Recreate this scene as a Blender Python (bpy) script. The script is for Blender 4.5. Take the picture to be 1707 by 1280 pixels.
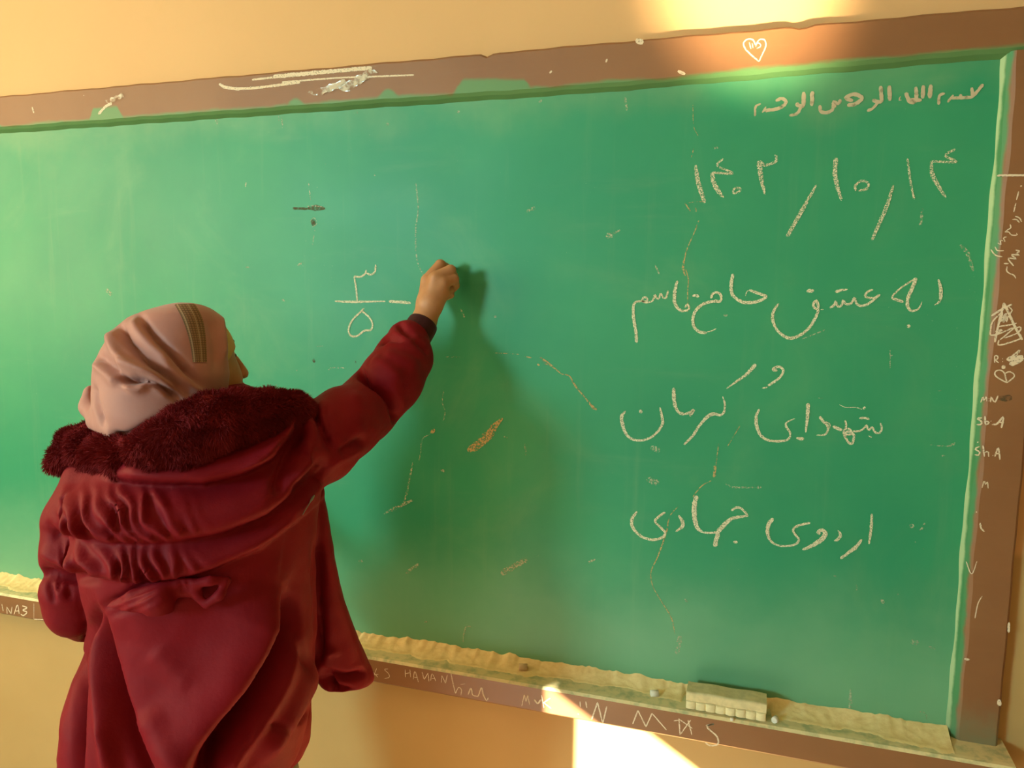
import bpy, math, random
import numpy as np
from mathutils import Vector, Matrix
from mathutils.bvhtree import BVHTree

for o in list(bpy.data.objects):
    bpy.data.objects.remove(o)
S = bpy.context.scene
COL = S.collection
random.seed(7)
RNG = np.random.default_rng(7)

# ------------------------------------------------------------------ camera
W, H, F = 1707.0, 1280.0, 1282.0
CX, CY = 853.5, 640.0
CAMP = np.array([0.0, -1.475, 1.45])
RX = np.array([0.95185783, 0.04701991, -0.30291219])     # world x, y, z in (right, down, forward)
RY = np.array([0.30632878, -0.10924214, 0.94563674])
RZ = np.array([0.01137298, -0.99290245, -0.11838654])
RM = np.stack([RX, RY, RZ], 1)
right, down, fwd = RM[0], RM[1], RM[2]
cam = bpy.data.cameras.new('camera')
cam.sensor_width = 36.0
cam.lens = F / W * 36.0
cam.clip_start = 0.02
camo = bpy.data.objects.new('camera', cam)
COL.objects.link(camo)
m = Matrix.Identity(4)
for i in range(3):
    m[i][0], m[i][1], m[i][2], m[i][3] = right[i], -down[i], -fwd[i], CAMP[i]
camo.matrix_world = m
S.camera = camo

# ------------------------------------------------------------------ light, exposure
S.view_settings.view_transform = 'Standard'
S.view_settings.look = 'None'
S.view_settings.exposure = 0.15
S.view_settings.gamma = 1.0
S.cycles.max_bounces = 8
S.cycles.use_denoising = True
world = bpy.data.worlds.new('world')
S.world = world
world.use_nodes = True
world.node_tree.nodes['Background'].inputs[0].default_value = (0.75, 0.85, 1.0, 1)
world.node_tree.nodes['Background'].inputs[1].default_value = 1.0


def lamp(name, kind, loc, target, energy, color, **kw):
    l = bpy.data.lights.new(name, kind)
    l.energy = energy
    l.color = color
    for k, v in kw.items():
        setattr(l, k, v)
    o = bpy.data.objects.new(name, l)
    COL.objects.link(o)
    o.location = loc
    d = Vector(target) - Vector(loc)
    o.rotation_euler = d.to_track_quat('-Z', 'Y').to_euler()
    return o


ROOM_L, ROOM_R, ROOM_B, ROOM_H = -3.2, 3.2, -7.6, 3.0
WIN_Z0, WIN_Z1 = 1.0, 2.535
WIN1, WIN2, WIN3 = (-5.05, -3.75), (-7.2, -5.74), (-2.1, -0.8)      # window openings along the left wall
lamp('sun', 'SUN', (-6, -7, 4), (-6 + 0.5, -7 + 1.0, 4 - 0.30), 48.0, (1.0, 0.91, 0.74), angle=0.003)
lamp('window_daylight', 'AREA', (ROOM_L + 0.06, -4.35, 1.95), (-1.0, -0.2, 1.25), 180.0, (0.42, 0.80, 0.80),
     shape='RECTANGLE', size=1.0, size_y=0.75)
lamp('rear_fill', 'AREA', (-0.6, ROOM_B + 0.1, 1.9), (-0.6, 0, 1.5), 28.0, (1.0, 0.76, 0.40),  # added warm frontal fill from behind the camera; rear wall has no window
     shape='RECTANGLE', size=3.2, size_y=1.5)
lamp('near_window_daylight', 'AREA', (ROOM_L + 0.06, -1.45, 1.75), (-0.6, -0.6, 1.25), 50.0, (1.0, 0.78, 0.42),
     shape='RECTANGLE', size=1.2, size_y=1.3)
lamp('bounce_spot', 'SPOT', (0.55, -1.5, 0.85), (-0.05, 0.0, 2.005), 900.0, (1.0, 0.84, 0.52),  # added spot standing in for sunlight bounced up from out of view
     spot_size=0.19, spot_blend=1.0, shadow_soft_size=0.05)


# ------------------------------------------------------------------ pixel measuring helpers
def rays(pts):
    p = np.atleast_2d(np.asarray(pts, float))
    c = np.stack([p[:, 0] - CX, p[:, 1] - CY, np.full(len(p), F)], 1)
    return c @ RM


def on_wall(pts, y=0.0):
    """photo points measured on the plane at distance y from the wall"""
    r = rays(pts)
    t = (y - CAMP[1]) / r[:, 1]
    return CAMP + r * t[:, None]


def project(v):
    c = (np.asarray(v) - CAMP) @ RM.T
    return np.stack([CX + F * c[:, 0] / c[:, 2], CY + F * c[:, 1] / c[:, 2]], 1)


# ------------------------------------------------------------------ materials
class NT:
    def __init__(self, name):
        self.m = bpy.data.materials.new(name)
        self.m.use_nodes = True
        self.t = self.m.node_tree
        self.b = self.t.nodes['Principled BSDF']
        self.out = self.t.nodes['Material Output']

    def n(self, typ, **kw):
        nd = self.t.nodes.new(typ)
        for k, v in kw.items():
            if k == 'ins':
                for a, b in v.items():
                    self.put(nd.inputs[a], b)
            else:
                setattr(nd, k, v)
        return nd

    def put(self, sock, v):
        if isinstance(v, bpy.types.NodeSocket):
            self.t.links.new(v, sock)
        elif isinstance(v, tuple) and len(v) == 3 and sock.type == 'RGBA':
            sock.default_value = (*v, 1)
        else:
            sock.default_value = v

    def pos(self):
        return self.n('ShaderNodeNewGeometry').outputs['Position']

    def xyz(self):
        return self.n('ShaderNodeSeparateXYZ', ins={0: self.pos()}).outputs

    def noise(self, scale, detail=4.0, rough=0.55, vec=None, dist=0.0):
        nd = self.n('ShaderNodeTexNoise', ins={'Scale': scale, 'Detail': detail, 'Roughness': rough, 'Distortion': dist})
        self.put(nd.inputs['Vector'], vec if vec is not None else self.pos())
        return nd.outputs[0]

    def scaled(self, s):
        return self.n('ShaderNodeVectorMath', operation='MULTIPLY', ins={0: self.pos(), 1: s}).outputs[0]

    def math(self, op, a, b=0.0, clamp=False):
        return self.n('ShaderNodeMath', operation=op, use_clamp=clamp, ins={0: a, 1: b}).outputs[0]

    def ramp(self, v, a, b):
        return self.n('ShaderNodeMapRange', interpolation_type='SMOOTHSTEP', ins={'Value': v, 'From Min': a, 'From Max': b}).outputs[0]

    def mix(self, f, a, b):
        nd = self.n('ShaderNodeMix', data_type='RGBA')
        self.put(nd.inputs[0], f)
        self.put(nd.inputs[6], a)
        self.put(nd.inputs[7], b)
        return nd.outputs[2]

    def bump(self, h, strength=0.3, dist=0.002):
        self.put(self.b.inputs['Normal'], self.n('ShaderNodeBump', ins={'Strength': strength, 'Distance': dist, 'Height': h}).outputs[0])

    def done(self, col=None, rough=0.6, spec=0.5, **kw):
        if col is not None:
            self.put(self.b.inputs['Base Color'], col)
        self.put(self.b.inputs['Roughness'], rough)
        self.put(self.b.inputs['Specular IOR Level'], spec)
        for k, v in kw.items():
            self.put(self.b.inputs[k], v)
        return self.m


def mat_wall():
    t = NT('cream_wall_paint')
    c = t.mix(t.ramp(t.noise(1.3), 0.3, 0.7), (0.68, 0.395, 0.175), (0.72, 0.42, 0.19))
    c = t.mix(t.math('MULTIPLY', t.ramp(t.noise(14, 5), 0.55, 0.8), 0.25), c, (0.62, 0.38, 0.15))
    z = t.xyz()[2]
    low = t.mix(t.ramp(t.noise(2.2, 4), 0.3, 0.7), (0.51, 0.31, 0.115), (0.56, 0.345, 0.135))
    c = t.mix(t.ramp(z, 1.02, 1.0), c, low)          # darker ochre on the lower wall
    t.bump(t.noise(90, 3), 0.15, 0.001)
    return t.done(c, 0.7, 0.3)


def mat_plain(name, col, rough=0.7, spec=0.3, var=0.12, scale=20):
    t = NT(name)
    d = tuple(x * (1 - var) for x in col)
    u = tuple(min(1, x * (1 + var)) for x in col)
    return t.done(t.mix(t.ramp(t.noise(scale), 0.3, 0.7), d, u), rough, spec)


GREEN = (0.045, 0.29, 0.150)


def mat_board():
    t = NT('green_board_paint')
    x, y, z = t.xyz()
    c = t.mix(t.ramp(t.noise(1.7, 5, 0.6), 0.35, 0.7), (0.020, 0.262, 0.126), (0.038, 0.31, 0.138))
    # wiped chalk haze: broad swirls, vertical runs, dust towards the tray
    c = t.mix(t.math('MULTIPLY', t.ramp(t.noise(3.0, 6, 0.6, dist=1.2), 0.5, 0.85), 0.22), c, (0.26, 0.42, 0.20))
    st = t.noise(1.0, 5, 0.6, vec=t.scaled((26, 1, 1.6)))
    c = t.mix(t.math('MULTIPLY', t.ramp(st, 0.55, 0.85), 0.13), c, (0.35, 0.45, 0.25))
    hz = t.noise(1.0, 5, 0.6, vec=t.scaled((2.2, 1, 14)))
    c = t.mix(t.math('MULTIPLY', t.ramp(hz, 0.56, 0.8), 0.12), c, (0.36, 0.46, 0.28))
    zz = t.math('ADD', z, t.math('MULTIPLY', t.noise(5, 4), 0.22))
    c = t.mix(t.math('MULTIPLY', t.ramp(zz, 1.10, 0.80), 0.48), c, (0.28, 0.47, 0.28))
    c = t.mix(t.math('MULTIPLY', t.ramp(zz, 1.86, 1.96), 0.25), c, (0.33, 0.42, 0.20))
    # fine speckle of chalk
    sp = t.ramp(t.noise(230, 2, 0.5), 0.71, 0.76)
    c = t.mix(t.math('MULTIPLY', sp, t.math('MULTIPLY', t.ramp(t.noise(4, 3), 0.5, 0.7), 0.5)), c, (0.6, 0.62, 0.45))
    t.bump(t.noise(60, 4), 0.06, 0.001)
    return t.done(c, t.n('ShaderNodeMapRange', ins={'Value': t.noise(6, 3), 'To Min': 0.38, 'To Max': 0.55}).outputs[0], 0.36)


def brown(t):
    c = t.mix(t.ramp(t.noise(4, 5), 0.3, 0.7), (0.24, 0.100, 0.038), (0.285, 0.125, 0.05))
    g = t.noise(1.0, 4, 0.6, vec=t.scaled((6, 6, 120)))
    return t.mix(t.math('MULTIPLY', t.ramp(g, 0.5, 0.8), 0.2), c, (0.30, 0.14, 0.06))


ZIN = float(on_wall([(700, 166)], -0.018)[0, 2])


def mat_rail():
    t = NT('brown_and_green_rail_paint')
    x, y, z = t.xyz()
    c = brown(t)
    n1 = t.noise(1.0, 5, 0.6, vec=t.scaled((9, 1, 30)))
    n2 = t.noise(1.0, 1, 0.2, vec=t.scaled((5, 1, 0.1)))
    edge = t.math('ADD', z, t.math('MULTIPLY', t.math('SUBTRACT', n1, 0.5), 0.022))
    edge = t.math('ADD', edge, t.math('MULTIPLY', t.math('MULTIPLY', t.ramp(n2, 0.57, 0.62), t.ramp(x, -0.2, -0.6)), -0.024))
    c = t.mix(t.ramp(t.math('SUBTRACT', edge, t.math('MULTIPLY', t.ramp(x, -0.3, 0.35), 0.010)), ZIN + 0.013, ZIN + 0.004), c, (0.12, 0.25, 0.09))
    pale = t.ramp(t.noise(1.0, 6, 0.65, vec=t.scaled((7, 1, 60))), 0.64, 0.74)
    c = t.mix(t.math('MULTIPLY', pale, t.math('MULTIPLY', t.ramp(x, -0.45, -0.9), t.math('MULTIPLY', t.ramp(z, 1.87, 1.90), 0.55))), c, (0.55, 0.42, 0.25))
    return t.done(c, 0.5, 0.4)


def mat_stile():
    t = NT('brown_stile_paint')
    x, y, z = t.xyz()
    c = brown(t)
    e = t.math('ADD', x, t.math('MULTIPLY', t.math('SUBTRACT', t.noise(18, 4), 0.5), 0.012))
    c = t.mix(t.ramp(e, 0.3675, 0.3615), c, (0.06, 0.24, 0.09))
    c = t.mix(t.ramp(t.math('ADD', x, t.math('MULTIPLY', t.math('SUBTRACT', t.noise(40, 3), 0.5), 0.004)), 0.3575, 0.3540), c, (0.42, 0.55, 0.30))
    c = t.mix(t.math('MULTIPLY', t.ramp(t.math('ADD', z, t.math('MULTIPLY', t.noise(30, 4), 0.08)), 0.80, 0.70), 0.55), c, (0.16, 0.24, 0.14))
    return t.done(c, 0.5, 0.4)


def mat_tray():
    t = NT('brown_tray_paint')
    x, y, z = t.xyz()
    c = brown(t)
    up = t.n('ShaderNodeSeparateXYZ', ins={0: t.n('ShaderNodeNewGeometry').outputs['Normal']}).outputs[2]
    dusty = t.mix(t.ramp(t.noise(50, 5), 0.3, 0.6), (0.44, 0.43, 0.22), (0.78, 0.63, 0.33))
    c = t.mix(t.ramp(up, 0.4, 0.6), c, dusty)
    return t.done(c, 0.42, 0.5)


def mat_dust():
    t = NT('yellow_chalk_dust')
    c = t.mix(t.ramp(t.noise(60, 5), 0.3, 0.7), (0.82, 0.59, 0.27), (0.92, 0.71, 0.36))
    t.bump(t.noise(120, 4), 0.35, 0.002)
    return t.done(c, 0.95, 0.1)


def mat_chalk(name, col, lo=0.42, hi=0.56, scale=420, maxa=1.0):
    t = NT(name)
    a = t.math('MULTIPLY', t.ramp(t.noise(scale, 3, 0.6), lo, hi), maxa)
    t.done(col, 0.95, 0.05, Alpha=a)
    return t.m


def mat_cloth(name, col, dark, rough=0.55, spec=0.4, sheen=0.15, sc=1.0):
    t = NT(name)
    c = t.mix(t.ramp(t.noise(9 * sc, 4), 0.3, 0.75), dark, col)
    wv = t.noise(700, 2)
    big = t.noise(38 * sc, 4, 0.6)
    t.bump(t.math('ADD', t.math('MULTIPLY', wv, 0.08), big), 0.35, 0.004)
    t.done(c, rough, spec)
    t.put(t.b.inputs['Sheen Weight'], sheen)
    t.put(t.b.inputs['Sheen Roughness'], 0.5)
    return t.m


def mat_skin():
    t = NT('skin')
    c = t.mix(t.ramp(t.noise(45, 4), 0.3, 0.7), (0.44, 0.19, 0.082), (0.50, 0.225, 0.10))
    t.bump(t.noise(400, 3), 0.15, 0.0006)
    return t.done(c, 0.5, 0.4, **{'Subsurface Weight': 0.12, 'Subsurface Radius': (0.01, 0.004, 0.002)})


def mat_plaid():
    t = NT('plaid_trim_fabric')
    uv = t.n('ShaderNodeUVMap').outputs[0]
    s = t.n('ShaderNodeSeparateXYZ', ins={0: uv}).outputs

    def lines(v, n, lo, hi):
        w = t.math('SINE', t.math('MULTIPLY', v, n * 6.2832))
        return t.ramp(w, lo, hi)
    c = t.mix(0.0, (0.30, 0.175, 0.105), (0, 0, 0))
    a = t.math('MAXIMUM', lines(s[0], 7, 0.2, 0.8), lines(s[1], 26, 0.2, 0.8))
    c = t.mix(t.math('MULTIPLY', a, 0.75), c, (0.10, 0.065, 0.04))
    c = t.mix(t.math('MULTIPLY', lines(s[0], 2, 0.86, 0.95), 0.6), c, (0.45, 0.33, 0.21))
    return t.done(c, 0.8, 0.1)


M_wall = mat_wall()
M_ceil = mat_plain('ceiling_paint', (0.75, 0.6, 0.4))
M_floor = mat_plain('floor_tiles', (0.42, 0.32, 0.20), 0.5)
M_board, M_rail, M_stile, M_tray, M_dust = mat_board(), mat_rail(), mat_stile(), mat_tray(), mat_dust()
M_chalk = mat_chalk('chalk_line', (0.74, 0.68, 0.48), 0.30, 0.56, 600)
M_chalkg = mat_chalk('grainy_chalk_line', (0.74, 0.68, 0.48), 0.42, 0.56, 600)
M_soft = mat_chalk('soft_chalk_smear', (0.62, 0.49, 0.33), 0.12, 0.5, 90, 0.85)
M_faint = mat_chalk('faint_chalk', (0.62, 0.64, 0.44), 0.42, 0.62, 300, 0.6)
M_crackc = mat_chalk('bare_plaster', (0.60, 0.42, 0.19), 0.36, 0.58, 260, 0.8)
M_brownish = mat_chalk('dark_smear', (0.13, 0.10, 0.055), 0.25, 0.6, 120, 0.75)
M_scratch = mat_chalk('scratched_lettering', (0.80, 0.65, 0.47), 0.24, 0.46, 400, 0.95)
M_coat = mat_cloth('dark_red_coat_fabric', (0.215, 0.0055, 0.013), (0.18, 0.004, 0.010), 0.62, 0.13, 0.0)
M_fur = mat_cloth('dark_red_fur', (0.235, 0.017, 0.022), (0.17, 0.012, 0.016), 0.8, 0.08, 0.0)
M_cuff = mat_cloth('maroon_rib_knit', (0.055, 0.009, 0.009), (0.04, 0.007, 0.007), 0.8, 0.15, 0.1)
M_scarf = mat_cloth('pink_scarf_fabric', (0.43, 0.19, 0.168), (0.40, 0.175, 0.155), 0.6, 0.25, 0.15, 0.5)
M_under = mat_cloth('cream_underscarf', (0.56, 0.37, 0.14), (0.52, 0.34, 0.12), 0.8, 0.15, 0.1)
M_skin = mat_skin()
M_hair = mat_plain('dark_hair', (0.02, 0.013, 0.008), 0.6)
M_trouser = mat_plain('grey_trouser_cloth', (0.20, 0.17, 0.12), 0.85)
M_shoe = mat_plain('black_shoe', (0.02, 0.02, 0.02), 0.5)
M_eraser = mat_plain('cream_felt', (0.66, 0.55, 0.30), 0.95, 0.1, 0.1, 80)
M_eraser2 = mat_plain('cream_felt_ribs', (0.74, 0.63, 0.36), 0.95, 0.1, 0.1, 80)
M_stick = mat_plain('white_chalk', (0.82, 0.76, 0.64), 0.95, 0.1)
M_metal = mat_plain('dull_grey_metal', (0.16, 0.16, 0.12), 0.4, 0.6)
M_plaid = mat_plaid()
M_wood = mat_plain('window_paint', (0.6, 0.5, 0.38), 0.6)


def mat_tape():
    t = NT('clear_tape')
    t.done((0.75, 0.62, 0.45), 0.18, 0.8, Alpha=t.math('MULTIPLY', t.ramp(t.noise(60, 4), 0.35, 0.6), 0.75))
    return t.m


M_tape = mat_tape()


# ------------------------------------------------------------------ mesh helpers
def link(name, me, mats, parent=None):
    o = bpy.data.objects.new(name, me)
    COL.objects.link(o)
    for mm in (mats if isinstance(mats, (list, tuple)) else [mats]):
        me.materials.append(mm)
    if parent is not None:
        o.parent = parent
        o.matrix_parent_inverse = Matrix.Translation(-world_loc(parent))
    return o


def world_loc(o):
    v = Vector(o.location)
    while o.parent:
        # children are placed in world terms: undo their parents' offsets
        o = o.parent
        break
    return v


def mesh(name, verts, faces, mats, parent=None, smooth=False):
    me = bpy.data.meshes.new(name)
    v = np.asarray(verts, float)
    me.from_pydata(v.tolist(), [], [list(map(int, f)) for f in faces])
    me.update()
    if smooth:
        me.shade_smooth()
    return link(name, me, mats, parent)


def empty(name, loc, label, cat):
    o = bpy.data.objects.new(name, None)
    COL.objects.link(o)
    o.location = loc
    tag(o, label, cat)
    return o


def tag(o, label=None, cat=None, group=None, kind=None):
    for k, v in (('label', label), ('category', cat), ('group', group), ('kind', kind)):
        if v:
            o[k] = v
    return o


def box(a, b):
    x0, y0, z0 = a
    x1, y1, z1 = b
    v = [(x0, y0, z0), (x1, y0, z0), (x1, y1, z0), (x0, y1, z0), (x0, y0, z1), (x1, y0, z1), (x1, y1, z1), (x0, y1, z1)]
    f = [(0, 3, 2, 1), (4, 5, 6, 7), (0, 1, 5, 4), (1, 2, 6, 5), (2, 3, 7, 6), (3, 0, 4, 7)]
    return v, f


def join(parts):
    V, Fc = [], []
    for v, f in parts:
        n = len(V)
        V += [tuple(x) for x in v]
        Fc += [tuple(i + n for i in q) for q in f]
    return V, Fc


def extrude_x(profile, x0, x1, n=1):
    """closed (y, z) profile swept along x"""
    k = len(profile)
    V = []
    for i in range(n + 1):
        x = x0 + (x1 - x0) * i / n
        V += [(x, y, z) for y, z in profile]
    Fc = [(i * k + j, i * k + (j + 1) % k, (i + 1) * k + (j + 1) % k, (i + 1) * k + j) for i in range(n) for j in range(k)]
    Fc += [tuple(range(k))[::-1], tuple(n * k + j for j in range(k))]
    return V, Fc


def spline(p, per=6):
    p = np.asarray(p, float)
    if len(p) < 3:
        return np.stack([p[0] + (p[-1] - p[0]) * t for t in np.linspace(0, 1, 6)])
    q = np.vstack([2 * p[0] - p[1], p, 2 * p[-1] - p[-2]])
    out = []
    for i in range(1, len(q) - 2):
        for t in np.linspace(0, 1, per, endpoint=False):
            a, b, c, d = q[i - 1], q[i], q[i + 1], q[i + 2]
            out.append(0.5 * ((2 * b) + (c - a) * t + (2 * a - 5 * b + 4 * c - d) * t * t + (3 * b - a - 3 * c + d) * t ** 3))
    out.append(p[-1])
    return np.array(out)


# ------------------------------------------------------------------ the room
def structure(name, v, f, mm):
    return tag(mesh(name, v, f, mm), kind='structure')


structure('wall_back', *box((ROOM_L - 0.2, 0.012, -0.1), (ROOM_R + 0.2, 0.2, ROOM_H + 0.1)), M_wall)
structure('floor', *box((ROOM_L - 0.2, ROOM_B - 0.2, -0.1), (ROOM_R + 0.2, 0.012, 0.0)), M_floor)
structure('ceiling', *box((ROOM_L - 0.2, ROOM_B - 0.2, ROOM_H), (ROOM_R + 0.2, 0.012, ROOM_H + 0.1)), M_ceil)
structure('wall_right', *box((ROOM_R, ROOM_B, 0), (ROOM_R + 0.2, 0.012, ROOM_H)), M_wall)
structure('wall_rear', *box((ROOM_L - 0.2, ROOM_B - 0.2, 0), (ROOM_R + 0.2, ROOM_B, ROOM_H)), M_wall)
structure('wall_left', *join([
    box((ROOM_L - 0.2, ROOM_B, 0), (ROOM_L, WIN2[0], ROOM_H)), box((ROOM_L - 0.2, WIN2[1], 0), (ROOM_L, WIN1[0], ROOM_H)), box((ROOM_L - 0.2, WIN1[1], 0), (ROOM_L, WIN3[0], ROOM_H)), box((ROOM_L - 0.2, WIN3[1], 0), (ROOM_L, 0.012, ROOM_H)),
    *[box((ROOM_L - 0.2, w[0], z0), (ROOM_L, w[1], z1)) for w in (WIN1, WIN2, WIN3) for z0, z1 in ((0, WIN_Z0), (WIN_Z1, ROOM_H))]]), M_wall)
for k_, w in enumerate((WIN1, WIN2, WIN3)):
    wn = structure('window_%d' % (k_ + 1), *join([
        box((ROOM_L - 0.2, w[0], WIN_Z0), (ROOM_L - 0.14, w[0] + 0.04, WIN_Z1)), box((ROOM_L - 0.2, w[1] - 0.04, WIN_Z0), (ROOM_L - 0.14, w[1], WIN_Z1)),
        box((ROOM_L - 0.2, w[0], WIN_Z0), (ROOM_L - 0.14, w[1], WIN_Z0 + 0.04)), box((ROOM_L - 0.2, w[0], WIN_Z1 - 0.04), (ROOM_L - 0.14, w[1], WIN_Z1))]), M_wood)
    if k_ != 1:  # unseen opaque panes added to keep direct sun out of these windows
        mesh('sun_block_pane', *box((ROOM_L - 0.175, w[0] + 0.04, WIN_Z0 + 0.04), (ROOM_L - 0.165, w[1] - 0.04, WIN_Z1 - 0.04)), mat_plain('sun_block_sheet', (0.8, 0.85, 0.85), 0.4), wn)

# ------------------------------------------------------------------ the chalkboard
BX0, BX1, BZ0, BZ1 = -2.75, 0.352, 0.60, 1.845
FRONT = -0.018
TRAY_Y = -0.078
TZ = float(on_wall([(940, 1153)], TRAY_Y)[0, 2])          # top of the tray's front edge
TZB = float(on_wall([(869, 1183)], TRAY_Y)[0, 2])
ZTOP = float(on_wall([(700, 98)], FRONT)[0, 2])
ZIN = float(on_wall([(700, 166)], FRONT)[0, 2])
XOUT = float(on_wall([(1690, 960)], FRONT)[0, 0])
print('tray', TZ, TZB, 'rail', ZIN, ZTOP, 'stile', XOUT)
chalkboard = tag(mesh('chalkboard', *box((BX0, 0.0, BZ0), (BX1 + 0.02, 0.0115, BZ1 + 0.02)), M_board),
                 'long green classroom chalkboard in a brown frame covered in chalk handwriting', 'chalkboard')
# top rail: slightly uneven outer edge, chips
prof = [(0.0115, ZTOP), (FRONT + 0.004, ZTOP), (FRONT, ZTOP - 0.004), (FRONT, ZIN + 0.006), (FRONT + 0.006, ZIN), (-0.0005, ZIN - 0.006), (0.0115, ZIN - 0.006)]
v, f = extrude_x(prof, BX0 - 0.09, XOUT, 260)
v = [(x, y, z + (0.0006 * math.sin(x * 31) + 0.0005 * math.sin(x * 83 + 1)) + (0.010 * min(1, max(0, (x + 0.3) / 0.65)) if z < ZIN + 0.01 else 0)
      - (0.007 * math.exp(-((x + 0.525) / 0.010) ** 2) if z > ZTOP - 0.01 else 0)
      - (0.005 * math.exp(-((x - 0.045) / 0.012) ** 2) if z > ZTOP - 0.01 else 0)) for x, y, z in v]
rail = mesh('frame_rail', v, f, M_rail, chalkboard)
rail['label'] = 'brown top rail with green paint slopped along its lower edge'
# right stile with a wide dusty bevel
prof = [(0.352, -0.0005), (0.3585, -0.010), (0.3645, FRONT + 0.003), (0.370, FRONT), (XOUT - 0.004, FRONT), (XOUT, FRONT + 0.004), (XOUT, 0.0115), (0.352, 0.0115)]
V = []
NZ = 120
for i in range(NZ + 1):
    z = TZB - 0.01 + (ZIN + 0.011 - TZB + 0.01) * i / NZ
    w = 0.0012 * math.sin(z * 23) + 0.0008 * math.sin(z * 61)
    V += [(x + (w if j < 4 else w * 0.4), y, z) for j, (x, y) in enumerate(prof)]
k = len(prof)
Fc = [(i * k + j, (i + 1) * k + j, (i + 1) * k + (j + 1) % k, i * k + (j + 1) % k) for i in range(NZ) for j in range(k)]
Fc += [tuple(range(k)), tuple(NZ * k + j for j in range(k))[::-1]]
stile = mesh('frame_stile', V, Fc, M_stile, chalkboard)
stile['label'] = 'brown right upright with a chalk dusted green bevel'
mesh('frame_stile', *box((BX0 - 0.09, FRONT, TZB), (BX0, 0.0115, ZIN)), mat_plain('brown_paint', (0.22, 0.08, 0.028)), chalkboard)
# tray
prof = [(0.0115, TZ + 0.004), (TRAY_Y + 0.012, TZ + 0.003), (TRAY_Y + 0.004, TZ + 0.002), (TRAY_Y, TZ - 0.003), (TRAY_Y, TZB + 0.004), (TRAY_Y + 0.004, TZB), (0.0115, TZB)]
v, f = extrude_x(prof, BX0 - 0.09, XOUT + 0.012, 60)
tray = mesh('chalk_tray', v, f, M_tray, chalkboard)
tray['label'] = 'brown chalk ledge with scratched names on its front edge'
# heap of dust along the tray
nx, ny = 900, 12
xs = np.linspace(BX0, 0.353, nx)
def fn(x, s, seed):
    r = np.random.default_rng(seed).normal(size=4000)
    t = (x + 10) * s
    i = np.floor(t).astype(int) % 3990
    fr = t - np.floor(t)
    fr = fr * fr * (3 - 2 * fr)
    return r[i] * (1 - fr) + r[i + 1] * fr
top = 0.016 + 0.0022 * fn(xs, 9, 1) + 0.0018 * fn(xs, 45, 2) + 0.0012 * fn(xs, 140, 3)

dep = 0.046 + 0.006 * fn(xs, 14, 4) + 0.003 * fn(xs, 60, 5)
e0 = on_wall([(1143, 1178)], TRAY_Y + 0.006)[0]
e1 = on_wall([(1277, 1199)], TRAY_Y + 0.006)[0]
dep = np.where((xs > e0[0] - 0.008) & (xs < e1[0] + 0.008), 0.020, np.clip(dep, 0.02, 0.07))
dep += 0.022 * np.clip((xs - 0.22) / 0.1, 0, 1)
V, Fc = [], []
for i in range(nx):
    for j in range(ny):
        t = j / (ny - 1)
        zz = TZ + 0.0025 + (top[i]) * (1 - t) ** 1.5 + 0.0006 * math.sin(37 * xs[i] * (j + 1))
        V.append((xs[i], -0.0006 - dep[i] * t, max(zz, TZ + 0.0045 - 0.004 * (j == ny - 1))))
for i in range(nx - 1):
    for j in range(ny - 1):
        a = i * ny + j
        Fc.append((a, a + 1, a + ny + 1, a + ny))
d = mesh('chalk_dust', V, Fc, M_dust, chalkboard, True)
tag(d, 'yellow chalk dust heaped along the ledge', kind='stuff')

# ------------------------------------------------------------------ chalk strokes
ZK = {'A': (1000, 220, 640 / 1707), 'T': (1240, 120, 420 / 1707), 'B': (1040, 440, 280 / 1707), 'C': (1280, 440, 320 / 1707),
      'D': (1020, 590, 300 / 1707), 'E': (1230, 650, 260 / 1707), 'F': (1040, 810, 440 / 1707), 'G': (600, 1090, 340 / 1707),
      'X': (400, 400, 400 / 1707), 'I': (1600, 280, 107 / 685), 'J': (1620, 490, 87 / 557), 'K': (940, 1060, 460 / 1707),
      'L': (1540, 540, 167 / 713), 'M': (640, 560, 400 / 1707), 'N': (1020, 160, 0.25), 'O': (1060, 680, 200 / 674),
      'Q': (700, 0, 600 / 1707), 'R': (0, 900, 200 / 674), 'U': (0, 170, 700 / 1707), 'V': (1400, 830, 307 / 873), 'P': (0, 0, 1.0),
      'H': (640, 400, 220 / 1280)}


def ribbon(pts, w, plane, taper=True, rag=0.11):
    p = spline(pts)
    n = len(p)
    ww = np.interp(np.linspace(0, 1, n), np.linspace(0, 1, len(w)), w) if hasattr(w, '__len__') else np.full(n, float(w))
    P3 = on_wall(p, plane)
    scale = np.linalg.norm(on_wall(p + [0, 1], plane) - P3, axis=1)
    seg = np.r_[0, np.cumsum(np.linalg.norm(np.diff(P3, axis=0), axis=1))]
    if seg[-1] < 1e-6:
        return [], []
    m_ = max(4, int(seg[-1] / 0.0025))
    s = np.linspace(0, seg[-1], m_)
    Q = np.stack([np.interp(s, seg, P3[:, i]) for i in range(3)], 1)
    hw = np.interp(s, seg, ww * scale) * (0.5 if plane > -0.012 else 0.55 if plane > -0.04 else 0.40)
    if taper:
        e = np.minimum(s, seg[-1] - s) / np.maximum(hw, 1e-6)
        hw = hw * np.sqrt(np.clip(0.25 + e, 0, 1))
    T = np.gradient(Q, axis=0)
    T /= np.linalg.norm(T, axis=1)[:, None] + 1e-9
    Nn = np.stack([-T[:, 2], np.zeros(m_), T[:, 0]], 1)
    a = hw * (1 + rag * RNG.normal(size=m_))
    b = hw * (1 + rag * RNG.normal(size=m_))
    V = np.empty((m_ * 2, 3))
    V[0::2] = Q + Nn * a[:, None]
    V[1::2] = Q - Nn * b[:, None]
    Fc = [(2 * i, 2 * i + 1, 2 * i + 3, 2 * i + 2) for i in range(m_ - 1)]
    return V.tolist(), Fc


LAY = [0]


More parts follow.
